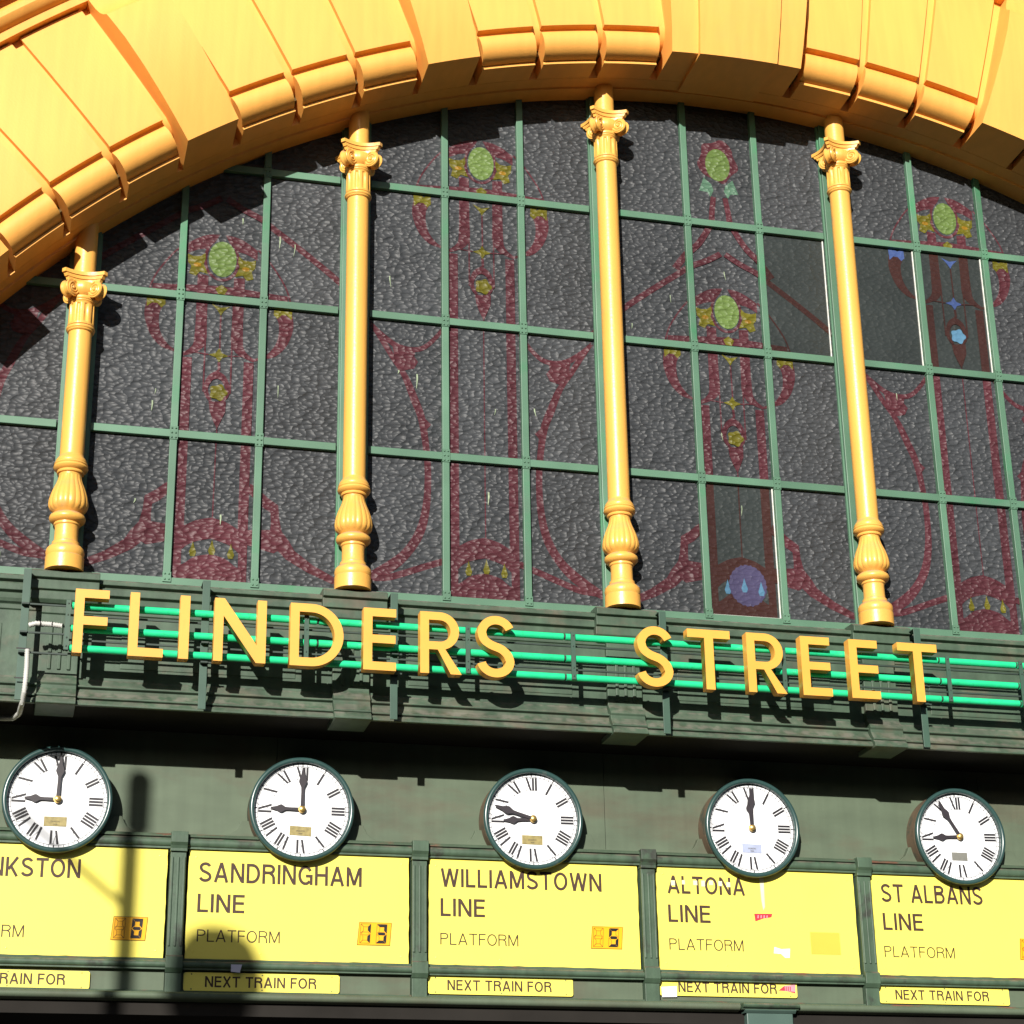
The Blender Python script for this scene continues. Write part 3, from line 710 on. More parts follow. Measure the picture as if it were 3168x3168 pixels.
# ------------------------------------------------------------------ green cornice under the window
XA, XB = -3.2, 10.2
cor = thing("cornice", "dark green moulded cornice with pedestals running under the stained glass window", "cornice", (4, 0, -1.0))
def off(prof, dy): return [(y-dy if y < 0.15 else y, z) for y, z in prof]
cprof = [(0.02, -0.052), (-0.036, -0.056), (-0.105, -0.094), (-0.145, -0.100), (-0.148, -0.130), (-0.112, -0.140), (-0.120, -0.152), (-0.124, -0.198), (-0.092, -0.210), (-0.100, -0.250), (-0.092, -0.272), (-0.072, -0.284),
         (-0.072, -0.318), (-0.060, -0.322), (-0.060, -0.785), (-0.072, -0.800), (-0.088, -0.838), (-0.124, -0.846), (-0.126, -0.858), (-0.098, -0.868), (-0.108, -0.890), (-0.135, -0.922), (-0.154, -0.932), (-0.154, -0.944), (-0.132, -0.950),
         (-0.160, -0.962), (-0.172, -0.985), (-0.172, -0.998), (-0.140, -0.998), (-0.140, -0.955), (0.62, -0.955), (0.62, -0.052)]
sh = lambda prof: [(y, z+1.0) for y, z in prof]
MB().extrude_x(sh(cprof), XA-4, XB-4).build("moulding", M['cornice'], cor, bevel=0.004)
MB().box(XA-4, XB-4, -0.1395, 0.62, -0.975+1, -0.9552+1).build("soffit", M['void'], cor)  # shade under the cornice put into a near-black colour
for k in range(-1, 6):
    x = 2.0*k-4
    top = [(0.02, -0.045), (-0.16, -0.053), (-0.205, -0.076), (-0.205, -0.120), (-0.176, -0.126), (-0.180, -0.195), (-0.158, -0.202), (-0.158, -0.26), (-0.135, -0.284), (-0.05, -0.290), (0.02, -0.290)]
    pd = MB().extrude_x(sh(top), x-0.215, x+0.245).build("pedestal", M['cornice'], cor, bevel=0.004)
    lowp = [(0.0, -0.2905), (-0.112, -0.2905), (-0.112, -0.345), (-0.100, -0.350), (-0.100, -0.772), (-0.112, -0.790), (-0.148, -0.826), (-0.160, -0.848), (-0.150, -0.862), (-0.155, -0.885), (-0.180, -0.925), (-0.196, -0.935), (-0.196, -0.948), (-0.184, -0.952),
            (-0.205, -0.968), (-0.216, -0.99), (-0.216, -1.004), (-0.20, -1.010), (0.1, -1.010), (0.1, -0.2905)]
    MB().extrude_x(sh(lowp), x-0.125, x+0.135).build("pilaster", M['cornice'], pd, bevel=0.004)
    fb = MB()
    for dx in (-0.055, 0.01, 0.075):   # raised fillets leaving two flutes
        fb.box(x+dx-0.012, x+dx+0.012, -0.113, -0.098, 1-0.74, 1-0.41)
    fb.build("fluting", M['cornice'], pd, bevel=0.005)
for k in range(-1, 5):   # flat panels on the frieze
    sb = MB().box(2*k+0.42-4, 2*k+1.62-4, -0.066, -0.05, 1-0.70, 1-0.42)
    sb.build("frieze_panel", M['cornice'], cor, bevel=0.004)

# ------------------------------------------------------------------ big sign
sign = thing("station_sign", "yellow raised letters reading FLINDERS STREET on three bright green tubes", "sign", (3.2, -0.3, -0.47))
SO = Vector((3.2, -0.3, -0.47))
H = 0.448; Z0 = -0.694; T = 0.062
def L_F(w): return [[(0, 0), (T, 0), (T, H-0.25), (w-0.004, H-0.25), (w-0.004, H-0.19), (T, H-0.19), (T, H-0.06), (w, H-0.06), (w, H), (0, H)]]
def L_L(w): return [[(0, 0), (w, 0), (w, 0.06), (T, 0.06), (T, H), (0, H)]]
def L_I(w): return [[(0, 0), (w, 0), (w, H), (0, H)]]
def L_N(w): return [[(0, 0), (T, 0), (T, H-0.125), (w-T-0.003, 0), (w, 0), (w, H), (w-T, H), (w-T, 0.125), (T+0.003, H), (0, H)]]
def L_E(w): return [[(0, 0), (w, 0), (w, 0.06), (T, 0.06), (T, H-0.252), (w-0.004, H-0.252), (w-0.004, H-0.193), (T, H-0.193), (T, H-0.06), (w, H-0.06), (w, H), (0, H)]]
def L_T(w): return [[(w/2-T/2-0.003, 0), (w/2+T/2+0.003, 0), (w/2+T/2+0.003, H-0.062), (w, H-0.062), (w, H), (0, H), (0, H-0.062), (w/2-T/2-0.003, H-0.062)]]
def L_D(w):
    o = [(0, 0), (0.145, 0)]+arc(w-0.224, H/2, 0.224, H/2, -90, 90, 24)+[(0, H)]
    i = [(T, 0.06), (0.145, 0.06)]+arc(w-0.224, H/2, 0.162, H/2-0.06, -90, 90, 24)+[(T, H-0.06)]
    return [o, i]
def L_R(w):
    bw = w-0.017; rz = 0.137; cz = H-rz
    o = [(0, 0), (T, 0), (T, H-2*rz), (0.125, H-2*rz), (w-0.078, 0), (w, 0), (0.178, H-2*rz+0.004)]+arc(bw-0.137, cz, 0.137, rz, -70, 90, 20)+[(0, H)]
    i = [(T, H-2*rz+0.058)]+arc(bw-0.137, cz, 0.076, rz-0.058, -90, 90, 16)+[(T, H-0.058)]
    return [o, i]
def L_S(w):
    r = 0.121
    p = arc(w/2+0.006, H-0.129, 0.104, 0.098, 22, 180, 16)+[]
    p += smooth_path([(w/2-0.098, H-0.129), (w/2-0.082, H-0.178), (w/2-0.035, H-0.214), (w/2+0.04, H-0.243), (w/2+0.085, 0.165), (w/2+0.104, 0.118)], 5)[1:]
    p += arc(w/2, 0.118, 0.104, 0.090, 0, -168, 18)[1:]
    q = ribbon(p, T)
    left = [a[0] for a in q]+[q[-1][1]]; right = [a[3] for a in q]+[q[-1][2]]
    return [left+right[::-1]]
FN = dict(F=L_F, L=L_L, I=L_I, N=L_N, D=L_D, E=L_E, R=L_R, S=L_S, T=L_T)
spots = [('F', .084, .308), ('L', .448, .680), ('I', .783, .849), ('N', 1.016, 1.370), ('D', 1.535, 1.904), ('E', 2.043, 2.272), ('R', 2.443, 2.737), ('S', 2.852, 3.112),
         ('S', 4.020, 4.288), ('T', 4.405, 4.731), ('R', 4.857, 5.152), ('E', 5.276, 5.504), ('E', 5.656, 5.882), ('T', 6.043, 6.361)]
for ch, x0, x1 in spots:
    me = flat_curve(FN[ch](x1-x0), 0.039, "letter", M['letter'])
    add("letter", me, sign, (x0-SO.x, -0.325-SO.y, Z0-SO.z))
for zt in (-0.331, -0.492, -0.631):
    segs = [0.06, 1.74, 3.515, 5.10, 6.42, 7.06, 8.6]
    tb = MB()
    for a, b in zip(segs[:-1], segs[1:]):
        tb.tube([(a+0.008-SO.x, -0.250-SO.y, zt-SO.z), (b-0.008-SO.x, -0.250-SO.y, zt-SO.z)], 0.0255, 18)
    tb.build("neon_tube", M['tube'], sign, smooth=40)
    jb = MB()
    for a in segs[1:-1]: jb.tube([(a-0.016-SO.x, -0.250-SO.y, zt-SO.z), (a+0.016-SO.x, -0.250-SO.y, zt-SO.z)], 0.020, 12)
    jb.build("tube_joint", M['iron'], sign, smooth=40)
for px in (0.045, 1.658, 2.80, 3.57, 5.17, 6.48, 7.08):
    pl = MB().box(px-0.016-SO.x, px+0.016-SO.x, -0.292-SO.y, -0.284-SO.y, -0.655-SO.z, -0.305-SO.z).build("carrier_plate", M['strap'], sign)
    rb = MB()
    for z in (-0.33, -0.41, -0.57, -0.63): rb.lathe_y([(0.0001, -0.005), (0.006, -0.003), (0.006, 0)], (px-SO.x, -0.292-SO.y, z-SO.z), 8)
    rb.build("bolts", M['iron'], pl)
for z in (-0.385, -0.560):
    MB().box(0.06-SO.x, 8.6-SO.x, -0.215-SO.y, -0.2175-SO.y+0.0165, z-0.006-SO.z, z+0.006-SO.z).build("frame_rail", M['iron'], sign)
for px in (-0.237, 0.968, 2.287, 4.275, 6.288, 8.29):
    s_ = MB()
    s_.box(px-0.026-SO.x, px+0.026-SO.x, -0.217-SO.y, -0.207-SO.y, -0.995-SO.z, -0.075-SO.z)
    s_.box(px-0.026-SO.x, px+0.026-SO.x, -0.207-SO.y, -0.05-SO.y, -0.083-SO.z, -0.075-SO.z)
    st = s_.build("strap", M['strap'], sign, bevel=0.002)
    for z in (-0.335, -0.535, -0.675):
        MB().box(px-0.024-SO.x, px+0.024-SO.x, -0.262-SO.y, -0.218-SO.y, z-0.006-SO.z, z+0.006-SO.z).box(
            px+0.0242-SO.x, (0.06 if px < 0 else px+0.05)-SO.x, -0.250-SO.y, -0.238-SO.y, z-0.0055-SO.z, z+0.0055-SO.z).build("bracket_arm", M['iron'], st)
# conduit at the left end of the sign
cd = thing("conduit", "white corrugated cable conduit hanging on the left strap of the sign", "cable", (-0.22, -0.26, -0.8))
CO = Vector((-0.22, -0.26, -0.8))
def rel(pts, o=CO): return [tuple(Vector(p)-o) for p in pts]
def corr(k): return 0.0165+0.0022*(1 if k % 2 else -1)
def dense(pts, step=0.008):
    out = []
    for a, b in zip(pts[:-1], pts[1:]):
        a, b = Vector(a), Vector(b); n = max(1, int((b-a).length/step))
        for k in range(n): out.append(tuple(a.lerp(b, k/n)))
    out.append(tuple(pts[-1])); return out
MB().tube(dense(rel([(-0.205, -0.262, -0.492), (-0.16, -0.27, -0.478), (-0.06, -0.275, -0.481), (0.01, -0.275, -0.487)])), 0.0165, 10, corr).build("horizontal_run", M['conduit'], cd, smooth=60)
low = [(-0.198, -0.262, -0.660)]
low = smooth_path([(-0.205, -0.66), (-0.207, -0.78), (-0.215, -0.90), (-0.222, -0.98), (-0.245, -1.03), (-0.265, -1.08)], 6)
low3 = [(-0.203, -0.262, -0.660), (-0.199, -0.262, -0.78), (-0.200, -0.258, -0.88), (-0.203, -0.245, -0.95), (-0.210, -0.19, -1.010), (-0.217, -0.10, -1.022), (-0.222, 0.0, -1.030), (-0.245, 0.08, -1.030), (-0.266, 0.14, -1.028), (-0.345, 0.2, -1.015), (-0.6, 0.22, -1.01), (-1.4, 0.22, -1.01)]
low3 = [tuple(a_) for a_ in low3]
MB().tube(dense(rel(low3)), 0.0165, 10, corr).build("hanging_run", M['conduit'], cd, smooth=60)
tb = MB()
for x in (-0.13, -0.055): tb.tube(rel([(x, -0.276, -0.497), (x, -0.295, -0.482), (x, -0.276, -0.462)]), 0.004, 6)
for z in (-0.655, -0.86): tb.box(-0.275-CO.x, -0.185-CO.x, -0.266-CO.y, -0.262-CO.y, z-0.004-CO.z, z+0.004-CO.z)
tb.build("cable_tie", M['segment'], cd)

# ------------------------------------------------------------------ wall behind the clocks, timber frame of the boards
WY = 0.245
wb = MB()
for a, b in zip([-3.2, 1.55, 3.93, 6.9, ], [1.547, 3.927, 6.897, 10.2]): wb.box(a, b, WY, WY+0.15, -2.9, -0.9)
wl = wb.build("board_wall", M['wall'], bevel=0.002); tag(wl, "weathered green painted panel wall behind the row of clocks", "wall")
fr = thing("timber_frame", "green moulded timber framework with fluted strips holding the yellow destination boards", "frame", (4, 0.15, -2.85))
FO = Vector((4, 0.15, -2.85))
fx = lambda prof: [(y-FO.y, z-FO.z) for y, z in prof]
def rnd_prof(y0, zt, zb, yf, n=7):
    cz = (zt+zb)/2; rz = (zt-zb)/2
    return [(y0, zt)]+[(yf+0.022-0.022*math.cos(R_(a)), cz+rz*math.sin(R_(a))) for a in [90-180*k/n for k in range(n+1)]]+[(y0, zb)]
def run(name, prof, m, segs):
    for a, b in segs: MB().extrude_x(fx(prof), a-FO.x, b-FO.x).build(name, m, fr, smooth=35, bevel=0)
SEG = [(-0.80+1.652*k, 0.832+1.652*k) for k in range(-1, 6)]   # between the strips
run("ledge", [(0.246, -1.772), (0.118, -1.776), (0.111, -1.784), (0.111, -1.797), (0.130, -1.801), (0.246, -1.801)], M['worn'], SEG)
run("top_moulding", rnd_prof(0.246, -1.8012, -1.862, 0.108), M['frame'], SEG)
run("fillet", [(0.246, -1.8622), (0.124, -1.8622), (0.124, -1.874), (0.246, -1.874)], M['frame'], SEG)
run("lower_band", [(0.246, -2.604), (0.135, -2.604), (0.130, -2.622), (0.246, -2.622)], M['worn'], SEG)
run("middle_moulding", rnd_prof(0.246, -2.6222, -2.668, 0.098), M['frame'], SEG)
run("fillet", [(0.246, -2.6682), (0.118, -2.6682), (0.118, -2.678), (0.246, -2.678)], M['frame'], SEG)
run("panel", [(0.246, -2.6782), (0.162, -2.6782), (0.162, -2.812), (0.246, -2.812)], M['wall'], SEG)
run("base_board", [(0.246, -2.8122), (0.118, -2.814), (0.110, -2.838), (0.135, -2.842), (0.246, -2.842)], M['worn'], SEG)
for k in range(-1, 6):
    x = -0.755-0.01+1.652*k-FO.x
    def pz(z0, z1, y, e=0.0): return (x-0.052-e, x+0.052+e, y-FO.y, 0.246-FO.y, z0-FO.z, z1-FO.z)
    p = MB().box(*pz(-2.842, -1.900, 0.108)).build("fluted_strip", M['frame'], fr, bevel=0.003)
    cb = MB().extrude_x([(0.246-FO.y, -1.768-FO.z), (0.070-FO.y, -1.768-FO.z), (0.064-FO.y, -1.80-FO.z), (0.064-FO.y, -1.842-FO.z), (0.080-FO.y, -1.862-FO.z), (0.088-FO.y, -1.880-FO.z), (0.088-FO.y, -1.8995-FO.z), (0.246-FO.y, -1.8995-FO.z)], x-0.056, x+0.056)
    cb.build("cap_block", M['frame'], p, bevel=0.003)
    MB().extrude_x([(0.109-FO.y, -2.585-FO.z), (0.080-FO.y, -2.60-FO.z), (0.080-FO.y, -2.672-FO.z), (0.100-FO.y, -2.700-FO.z), (0.109-FO.y, -2.705-FO.z)], x-0.056, x+0.056).build("foot_block", M['frame'], p, bevel=0.003)
    fb = MB()
    for dx in (-0.040, 0.0, 0.040): fb.box(x+dx-0.0075, x+dx+0.0075, 0.0985-FO.y, 0.1085-FO.y, -2.53-FO.z, -1.935-FO.z)
    fb.build("fluting", M['frame'], p, bevel=0.004)
CX = [0.068+1.6405*k for k in range(5)]; CZ = -1.583
for k in range(-1, 6):
    cx = 0.080+1.652*k-FO.x
    for s in (-1, 1):
        pts = [(s*0.20, -1.772), (s*0.54, -1.772), (s*0.54, -1.756), (s*0.495, -1.745), (s*0.455, -1.715), (s*0.432, -1.672), (s*0.425, -1.652), (s*0.375, -1.652), (s*0.30, -1.70)]
        MB().prism([(cx+x, z-FO.z) for x, z in pts], 0.195-FO.y, 0.246-FO.y).build("clock_shoulder", M['wall'], fr, bevel=0.003)

# ------------------------------------------------------------------ clocks
def roman_mesh():
    h = 0.092
    def word(s, ang):
        b = MB()
        wI, wV = 0.0212, 0.043
        widths = [wI if c == 'I' else wV for c in s]
        tot = sum(widths); x = -tot/2
        polys = []
        def seg(x0, z0, x1, z1, t): polys.append([(x0-t/2, z0), (x0+t/2, z0), (x1+t/2, z1), (x1-t/2, z1)])
        for c, wd in zip(s, widths):
            m = x+wd/2
            if c == 'I':
                seg(m, 0.0026, m, h-0.0026, 0.0150); polys.append([(m-0.0085, 0), (m+0.0085, 0), (m+0.0085, 0.0025), (m-0.0085, 0.0025)]); polys.append([(m-0.0085, h-0.0025), (m+0.0085, h-0.0025), (m+0.0085, h), (m-0.0085, h)])
            elif c == 'V':
                seg(m+0.002, 0, m-0.0135, h-0.0026, 0.0150); seg(m-0.0045, 0.004, m+0.0150, h-0.0026, 0.0026)
                for q in (-0.0135, 0.0150): polys.append([(m+q-0.0075, h-0.0025), (m+q+0.0075, h-0.0025), (m+q+0.0075, h), (m+q-0.0075, h)])
            else:
                seg(m+0.0145, 0.0026, m-0.0145, h-0.0026, 0.0150); seg(m-0.0145, 0.0026, m+0.0145, h-0.0026, 0.0026)
                for q in (-0.0145, 0.0145):
                    for zz in (0, h-0.0025): polys.append([(m+q-0.0075, zz), (m+q+0.0075, zz), (m+q+0.0075, zz+0.0025), (m+q-0.0075, zz+0.0025)])
            x += wd
        r0 = 0.207; ca, sa = math.cos(ang), math.sin(ang)
        for j, p in enumerate(polys):
            q = [(xx*ca+(r0+zz)*sa, -xx*sa+(r0+zz)*ca) for xx, zz in p]
            b.prism(q, -0.0018-0.0001*j, 0.0)
        return b.mesh("numeral", M['black'])
    me = []
    for k, s in enumerate(['XII', 'I', 'II', 'III', 'IIII', 'V', 'VI', 'VII', 'VIII', 'IX', 'X', 'XI']): me.append(word(s, R_(30*k)))
    t = MB()
    N = 120
    for ra, rb in ((0.3035, 0.3065), (0.3240, 0.3270)):
        i = len(t.v)
        for r in (ra, rb):
            for y in (-0.0015, 0.0):
                for k in range(N): t.v.append((r*math.sin(2*math.pi*k/N), y, r*math.cos(2*math.pi*k/N)))
        for k in range(N):
            k2 = (k+1) % N; A, B, C2, D = i, i+N, i+2*N, i+3*N
            t.f.append((A+k, A+k2, C2+k2, C2+k)); t.f.append((A+k, B+k, B+k2, A+k2)); t.f.append((C2+k, C2+k2, D+k2, D+k))
    for k in range(60):
        a = R_(6*k); wd = 0.0075 if k % 5 == 0 else 0.0030
        ca, sa = math.cos(a), math.sin(a)
        p = [(-wd/2, 0.3064), (wd/2, 0.3064), (wd/2, 0.3243), (-wd/2, 0.3243)]
        t.prism([(x*ca+r*sa, -x*sa+r*ca) for x, r in p], -0.0015, 0.0)
    return me, t.mesh("minute_track", M['black'])
num_me, trk_me = roman_mesh()
rimb = MB()
prof = [(0.327, 0.040), (0.327, 0.016)]+[(0.3445+0.0175*math.cos(R_(a)), 0.0-0.0175*math.sin(R_(a))+0.012) for a in range(200, -41, -15)]+[(0.357, 0.04), (0.350, 0.055)]
rim_me = MB().lathe_y(prof, n=96).mesh("rim", M['rim'], 50)
drum_me = MB().lathe_y([(0.351, 0.050), (0.356, 0.050), (0.356, 0.186)], n=80).mesh("drum", M['drum'], 40)
dial_me = MB().lathe_y([(0.328, 0.0395), (0.0001, 0.0395)], n=72).mesh("dial", M['dial'])
hub_me = MB().lathe_y([(0.0001, -0.005), (0.014, -0.004), (0.0195, 0.0), (0.0195, 0.012), (0.026, 0.0125), (0.026, 0.022)], n=32).mesh("hub", M['brass'], 40)
def hand_mesh(length, wide, name):
    L = length
    half = [(0.0125, -0.004), (0.0115, 0.02), (0.0100, L*0.42), (0.0115, L*0.53), (wide*0.75, L*0.60), (wide, L*0.66), (wide*0.88, L*0.72), (0.014, L*0.81), (0.009, L*0.92), (0.005, L)]
    poly = [(x, z) for x, z in half]+[(-x, z) for x, z in half[::-1]]
    return MB().prism(poly, -0.002, 0.002).mesh(name, M['hand'])
min_me = hand_mesh(0.290, 0.028, "minute_hand"); hr_me = hand_mesh(0.215, 0.0275, "hour_hand")
clk = [("round station clock at the far left, above the cut-off board, both hands at nine o'clock", 0.5, 270, 'brassplate'),
       ("round station clock above the SANDRINGHAM board, reading nine o'clock", 0.0, 270.5, 'brassplate'),
       ("round station clock above the WILLIAMSTOWN board, minute hand just below the ten", 287.5, 266, 'brassplate'),
       ("round station clock above the ALTONA board, both hands together at twelve", 1.5, 356.5, 'steelplate'),
       ("round station clock above the ST ALBANS board, minute hand on the eleven", 330, 268, 'greyplate')]
for k, (lab, ma, ha, pm) in enumerate(clk):
    c = thing("station_clock", lab, "clock", (CX[k], 0.060, CZ), "clocks above the destination boards")
    add("drum", drum_me, c); add("rim", rim_me, c)
    d = add("dial", dial_me, c)
    tl = R_([1.0, 0.5, -0.6, -0.8, -1.2][k])
    for nm in num_me: add("numeral", nm, d, (0, 0.0393, 0), tl)
    add("minute_track", trk_me, d, (0, 0.0393, 0), tl)
    add("hour_hand", hr_me, c, (0, 0.022, 0), R_(ha)+tl); add("minute_hand", min_me, c, (0, 0.014, 0), R_(ma)+tl)
    add("hub", hub_me, c)
    pw, ph = (0.074, 0.032) if k < 4 else (0.062, 0.030)
    tilt = [0, -2, -0.5, -1.0, 0][k]
    p = MB().box(-pw, pw, 0.0355, 0.0392, -ph, ph).build("maker_plate", M[pm], c, loc=(-0.005 if k < 4 else -0.01, 0, -0.147)); p.rotation_euler = (0, R_(-tilt), 0)
    if k < 4:
        for body, bx in (("ENGINEERS", (-0.030, 0.030, -0.006, 0.005)), ("1983", (-0.014, 0.014, -0.024, -0.014))):
            add("engraving", text_mesh(body, bx, M['plateink'], "engraving", depth=0.0006), p, (0, 0.0353, 0))

# ------------------------------------------------------------------ destination boards and train plates
BY = 0.146
bw = 1.652
def board_mesh(x0, x1, z0, z1, seed):
    rn = random.Random(seed); pts = []
    def edge(a, b, n):
        for k in range(n):
            t = k/n; j = rn.uniform(-0.0025, 0.0025)
            pts.append((a[0]+(b[0]-a[0])*t+(j if a[0] == b[0] else 0), a[1]+(b[1]-a[1])*t+(j if a[1] == b[1] else 0)))
    edge((x0, z0), (x1, z0), 24); edge((x1, z0), (x1, z1), 14); edge((x1, z1), (x0, z1), 24); edge((x0, z1), (x0, z0), 14)
    return MB().prism(pts, BY, BY+0.012)
blabels = ["yellow destination board cut off by the left edge, ending in KSTON and platform 8",
           "yellow SANDRINGHAM LINE destination board showing platform 13, with a shadow in its lower left corner",
           "yellow WILLIAMSTOWN LINE destination board showing platform 5 in the middle of the row",
           "yellow ALTONA LINE destination board with torn stickers and a blank orange platform panel",
           "yellow ST ALBANS LINE destination board cut off at the right edge"]
names = [("FRANKSTON", (-0.62, 0.250)), ("SANDRINGHAM", (1.031, 2.141)), ("WILLIAMSTOWN", (2.695, 3.856)), ("ALTONA", (4.345, 4.930)), ("ST ALBANS", (5.986, 6.796))]
lz = [(-2.094, -1.966), (-2.091, -1.957), (-2.070, -1.942), (-2.064, -1.937), (-2.076, -1.942)]
SEGS = {'8': 'abcdefg', '1': 'bc', '3': 'abcdg', '5': 'afgcd', ' ': ''}
def digit_shapes(x, z, wd, h, on):
    """seven-segment display; x, z = lower left"""
    sh_ = 0.11; t = 0.020
    def P(u, v): return (x+u*wd+sh_*v*h*0.6, z+v*h)
    ov = t/wd/2; oh = t/h/2
    S_ = {'a': ((0, 1), (1, 1)), 'b': ((1, 1), (1, .5)), 'c': ((1, .5), (1, 0)), 'd': ((0, 0), (1, 0)), 'e': ((0, .5), (0, 0)), 'f': ((0, 1), (0, .5)), 'g': ((0, .5), (1, .5))}
    fullp, lines = [], []
    for kx, (a, b) in S_.items():
        A, B = Vector(P(*a)), Vector(P(*b)); d = (B-A).normalized(); nrm = Vector((-d.y, d.x)); c = Vector(P(.5, .5))
        if (c-A).dot(nrm) < 0: nrm = -nrm
        A2, B2 = A+d*0.0015, B-d*0.0015
        if kx == 'g': poly = [A2+d*t*.3, A2+d*t*.7+nrm*t*.5, B2-d*t*.7+nrm*t*.5, B2-d*t*.3, B2-d*t*.7-nrm*t*.5, A2+d*t*.7-nrm*t*.5]
        else: poly = [A2, B2, B2-d*t*.9+nrm*t, A2+d*t*.9+nrm*t]
        poly = [(p.x, p.y) for p in poly]
        if kx in on: fullp.append(poly)
        else:
            for a_, b_ in zip(poly, poly[1:]+poly[:1]): lines += ribbon([a_, b_], 0.0026)
    return fullp, lines
digs = [" 8", "13", " 5", None, " 1"]
for k in range(5):
    x0 = 0.962-bw+bw*k-0.002; x1 = x0+1.510
    zt = -1.876 if k != 3 else -1.870
    bo = Vector(((x0+x1)/2, BY, -2.6))
    bt = thing("destination_board", blabels[k], "sign", tuple(bo), "yellow destination boards under the clocks")
    bm_ = board_mesh(x0, x1, -2.602, zt, 20+k); bm_.v = [tuple(Vector(v)-bo) for v in bm_.v]
    pn = bm_.build("panel", M['board'], bt)
    sc = MB()
    for sx, sz in ((0.05, -1.925), (1.46, -1.925), (0.05, -2.555), (1.46, -2.555), (0.5, -2.56)):
        sc.lathe_y([(0.0001, -0.003), (0.006, -0.0015), (0.007, 0)], (x0+sx-bo.x, 0, sz-bo.z), 8)
    sc.build("screws", M['board'], pn)
    body, (a, b) = names[k]; l0, l1 = lz[k]
    la = a
    add("lettering", text_mesh(body, (a-bo.x, b-bo.x, l0-bo.z, l1-bo.z), M['ink'], weight=0.152), bt, (0, -0.0002, 0))
    add("lettering", text_mesh("LINE", (la-0.002-bo.x, la+0.313-bo.x, l0-0.203-bo.z, l0-0.079-bo.z), M['ink'], weight=0.152), bt, (0, -0.0002, 0))
    pa, pbx = ((-0.64, -0.087), (1.034, 1.588), (2.691, 3.243), (4.341, 4.895), (5.976, 6.530))[k]
    pz0 = l0-0.397
    add("lettering", text_mesh("PLATFORM", (pa-bo.x, pbx-bo.x, pz0-bo.z, pz0+0.080-bo.z), M['ink'], weight=0.098), bt, (0, -0.0002, 0))
    # platform number panel
    dx0 = (0.470, 2.114, 3.764, 5.409, 7.052)[k]; dz0 = (-2.491, -2.483, -2.466, -2.466, -2.467)[k]
    if k == 3:
        MB().box(dx0-bo.x, dx0+0.226-bo.x, -0.003, 0.0, dz0-bo.z, dz0+0.156-bo.z).build("blank_panel", M['patch'], bt)
    else:
        q = [(dx0, dz0), (dx0+0.224, dz0), (dx0+0.236, dz0+0.152), (dx0+0.014, dz0+0.152)]
        dp = MB().prism([(x-bo.x, z-bo.z) for x, z in q], -0.004, 0.0).build("platform_display", M['display'], bt)
        fb, lb = MB(), MB()
        for j, ch in enumerate(digs[k]):
            fp, ln = digit_shapes(dx0+0.016+0.112*j, dz0+0.012, 0.070, 0.130, SEGS[ch])
            for p in fp: fb.prism([(x-bo.x, z-bo.z) for x, z in p], -0.0065, -0.0041)
            for j2, p in enumerate(ln): lb.prism([(x-bo.x, z-bo.z) for x, z in p], -0.0052-0.00004*(j2 % 9), -0.0041)
        for a_, b_ in zip(q, q[1:]+q[:1]):
            for p in ribbon([a_, b_], 0.003): lb.prism([(x-bo.x, z-bo.z) for x, z in p], -0.0054, -0.0001)
        if fb.v: fb.build("digit", M['segment'], dp)
        lb.build("segment_outline", M['displine'], dp)
plabels = ["yellow NEXT TRAIN FOR plate cut off by the left edge", "yellow NEXT TRAIN FOR plate under the SANDRINGHAM board, its left end in shadow",
           "clean yellow NEXT TRAIN FOR plate under the WILLIAMSTOWN board", "yellow NEXT TRAIN FOR plate with white patch and red pennant sticker under the ALTONA board",
           "yellow NEXT TRAIN FOR plate under the ST ALBANS board"]
px = [(-0.69, 0.352), (0.958, 1.998), (2.605, 3.627), (4.254, 5.280), (5.910, 6.930)]
pz = [(-2.814, -2.699), (-2.811, -2.690), (-2.799, -2.680), (-2.778, -2.660), (-2.801, -2.680)]
ptx = [(-0.545, 0.195), (1.100, 1.841), (2.739, 3.473), (4.393, 5.126), (6.033, 6.767)]
for k in range(5):
    (a, b), (c_, d_) = px[k], pz[k]
    o = Vector(((a+b)/2, 0.145, c_)); r = 0.016
    pt = thing("train_plate", plabels[k], "sign", tuple(o), "yellow next train plates below the destination boards")
    poly = arc(b-r, d_-r, r, r, 0, 90, 5)+arc(a+r, d_-r, r, r, 90, 180, 5)+arc(a+r, c_+r, r, r, 180, 270, 5)+arc(b-r, c_+r, r, r, 270, 360, 5)
    MB().prism([(x-o.x, z-o.z) for x, z in poly], 0.0, 0.010).build("panel", M['board'], pt)
    MB().box(a+0.02-o.x, b-0.02-o.x, 0.0102, 0.03, 0.01, d_-c_-0.01).build("backing", M['frame'], pt)
    za = (c_+d_)/2-0.034
    add("lettering", text_mesh("NEXT TRAIN FOR", (ptx[k][0]-o.x, ptx[k][1]-o.x, za-o.z, za+0.071-o.z), M['ink'], weight=0.155), pt, (0, -0.0002, 0))
    sc = MB()
    for sx in (0.05, 0.5, 0.95):
        for sz in (c_+0.012, d_-0.012): sc.lathe_y([(0.0001, -0.003), (0.005, -0.001), (0.005, 0)], (a+(b-a)*sx-o.x, 0, sz-o.z), 8)
    sc.build("screws", M['frame'], pt)
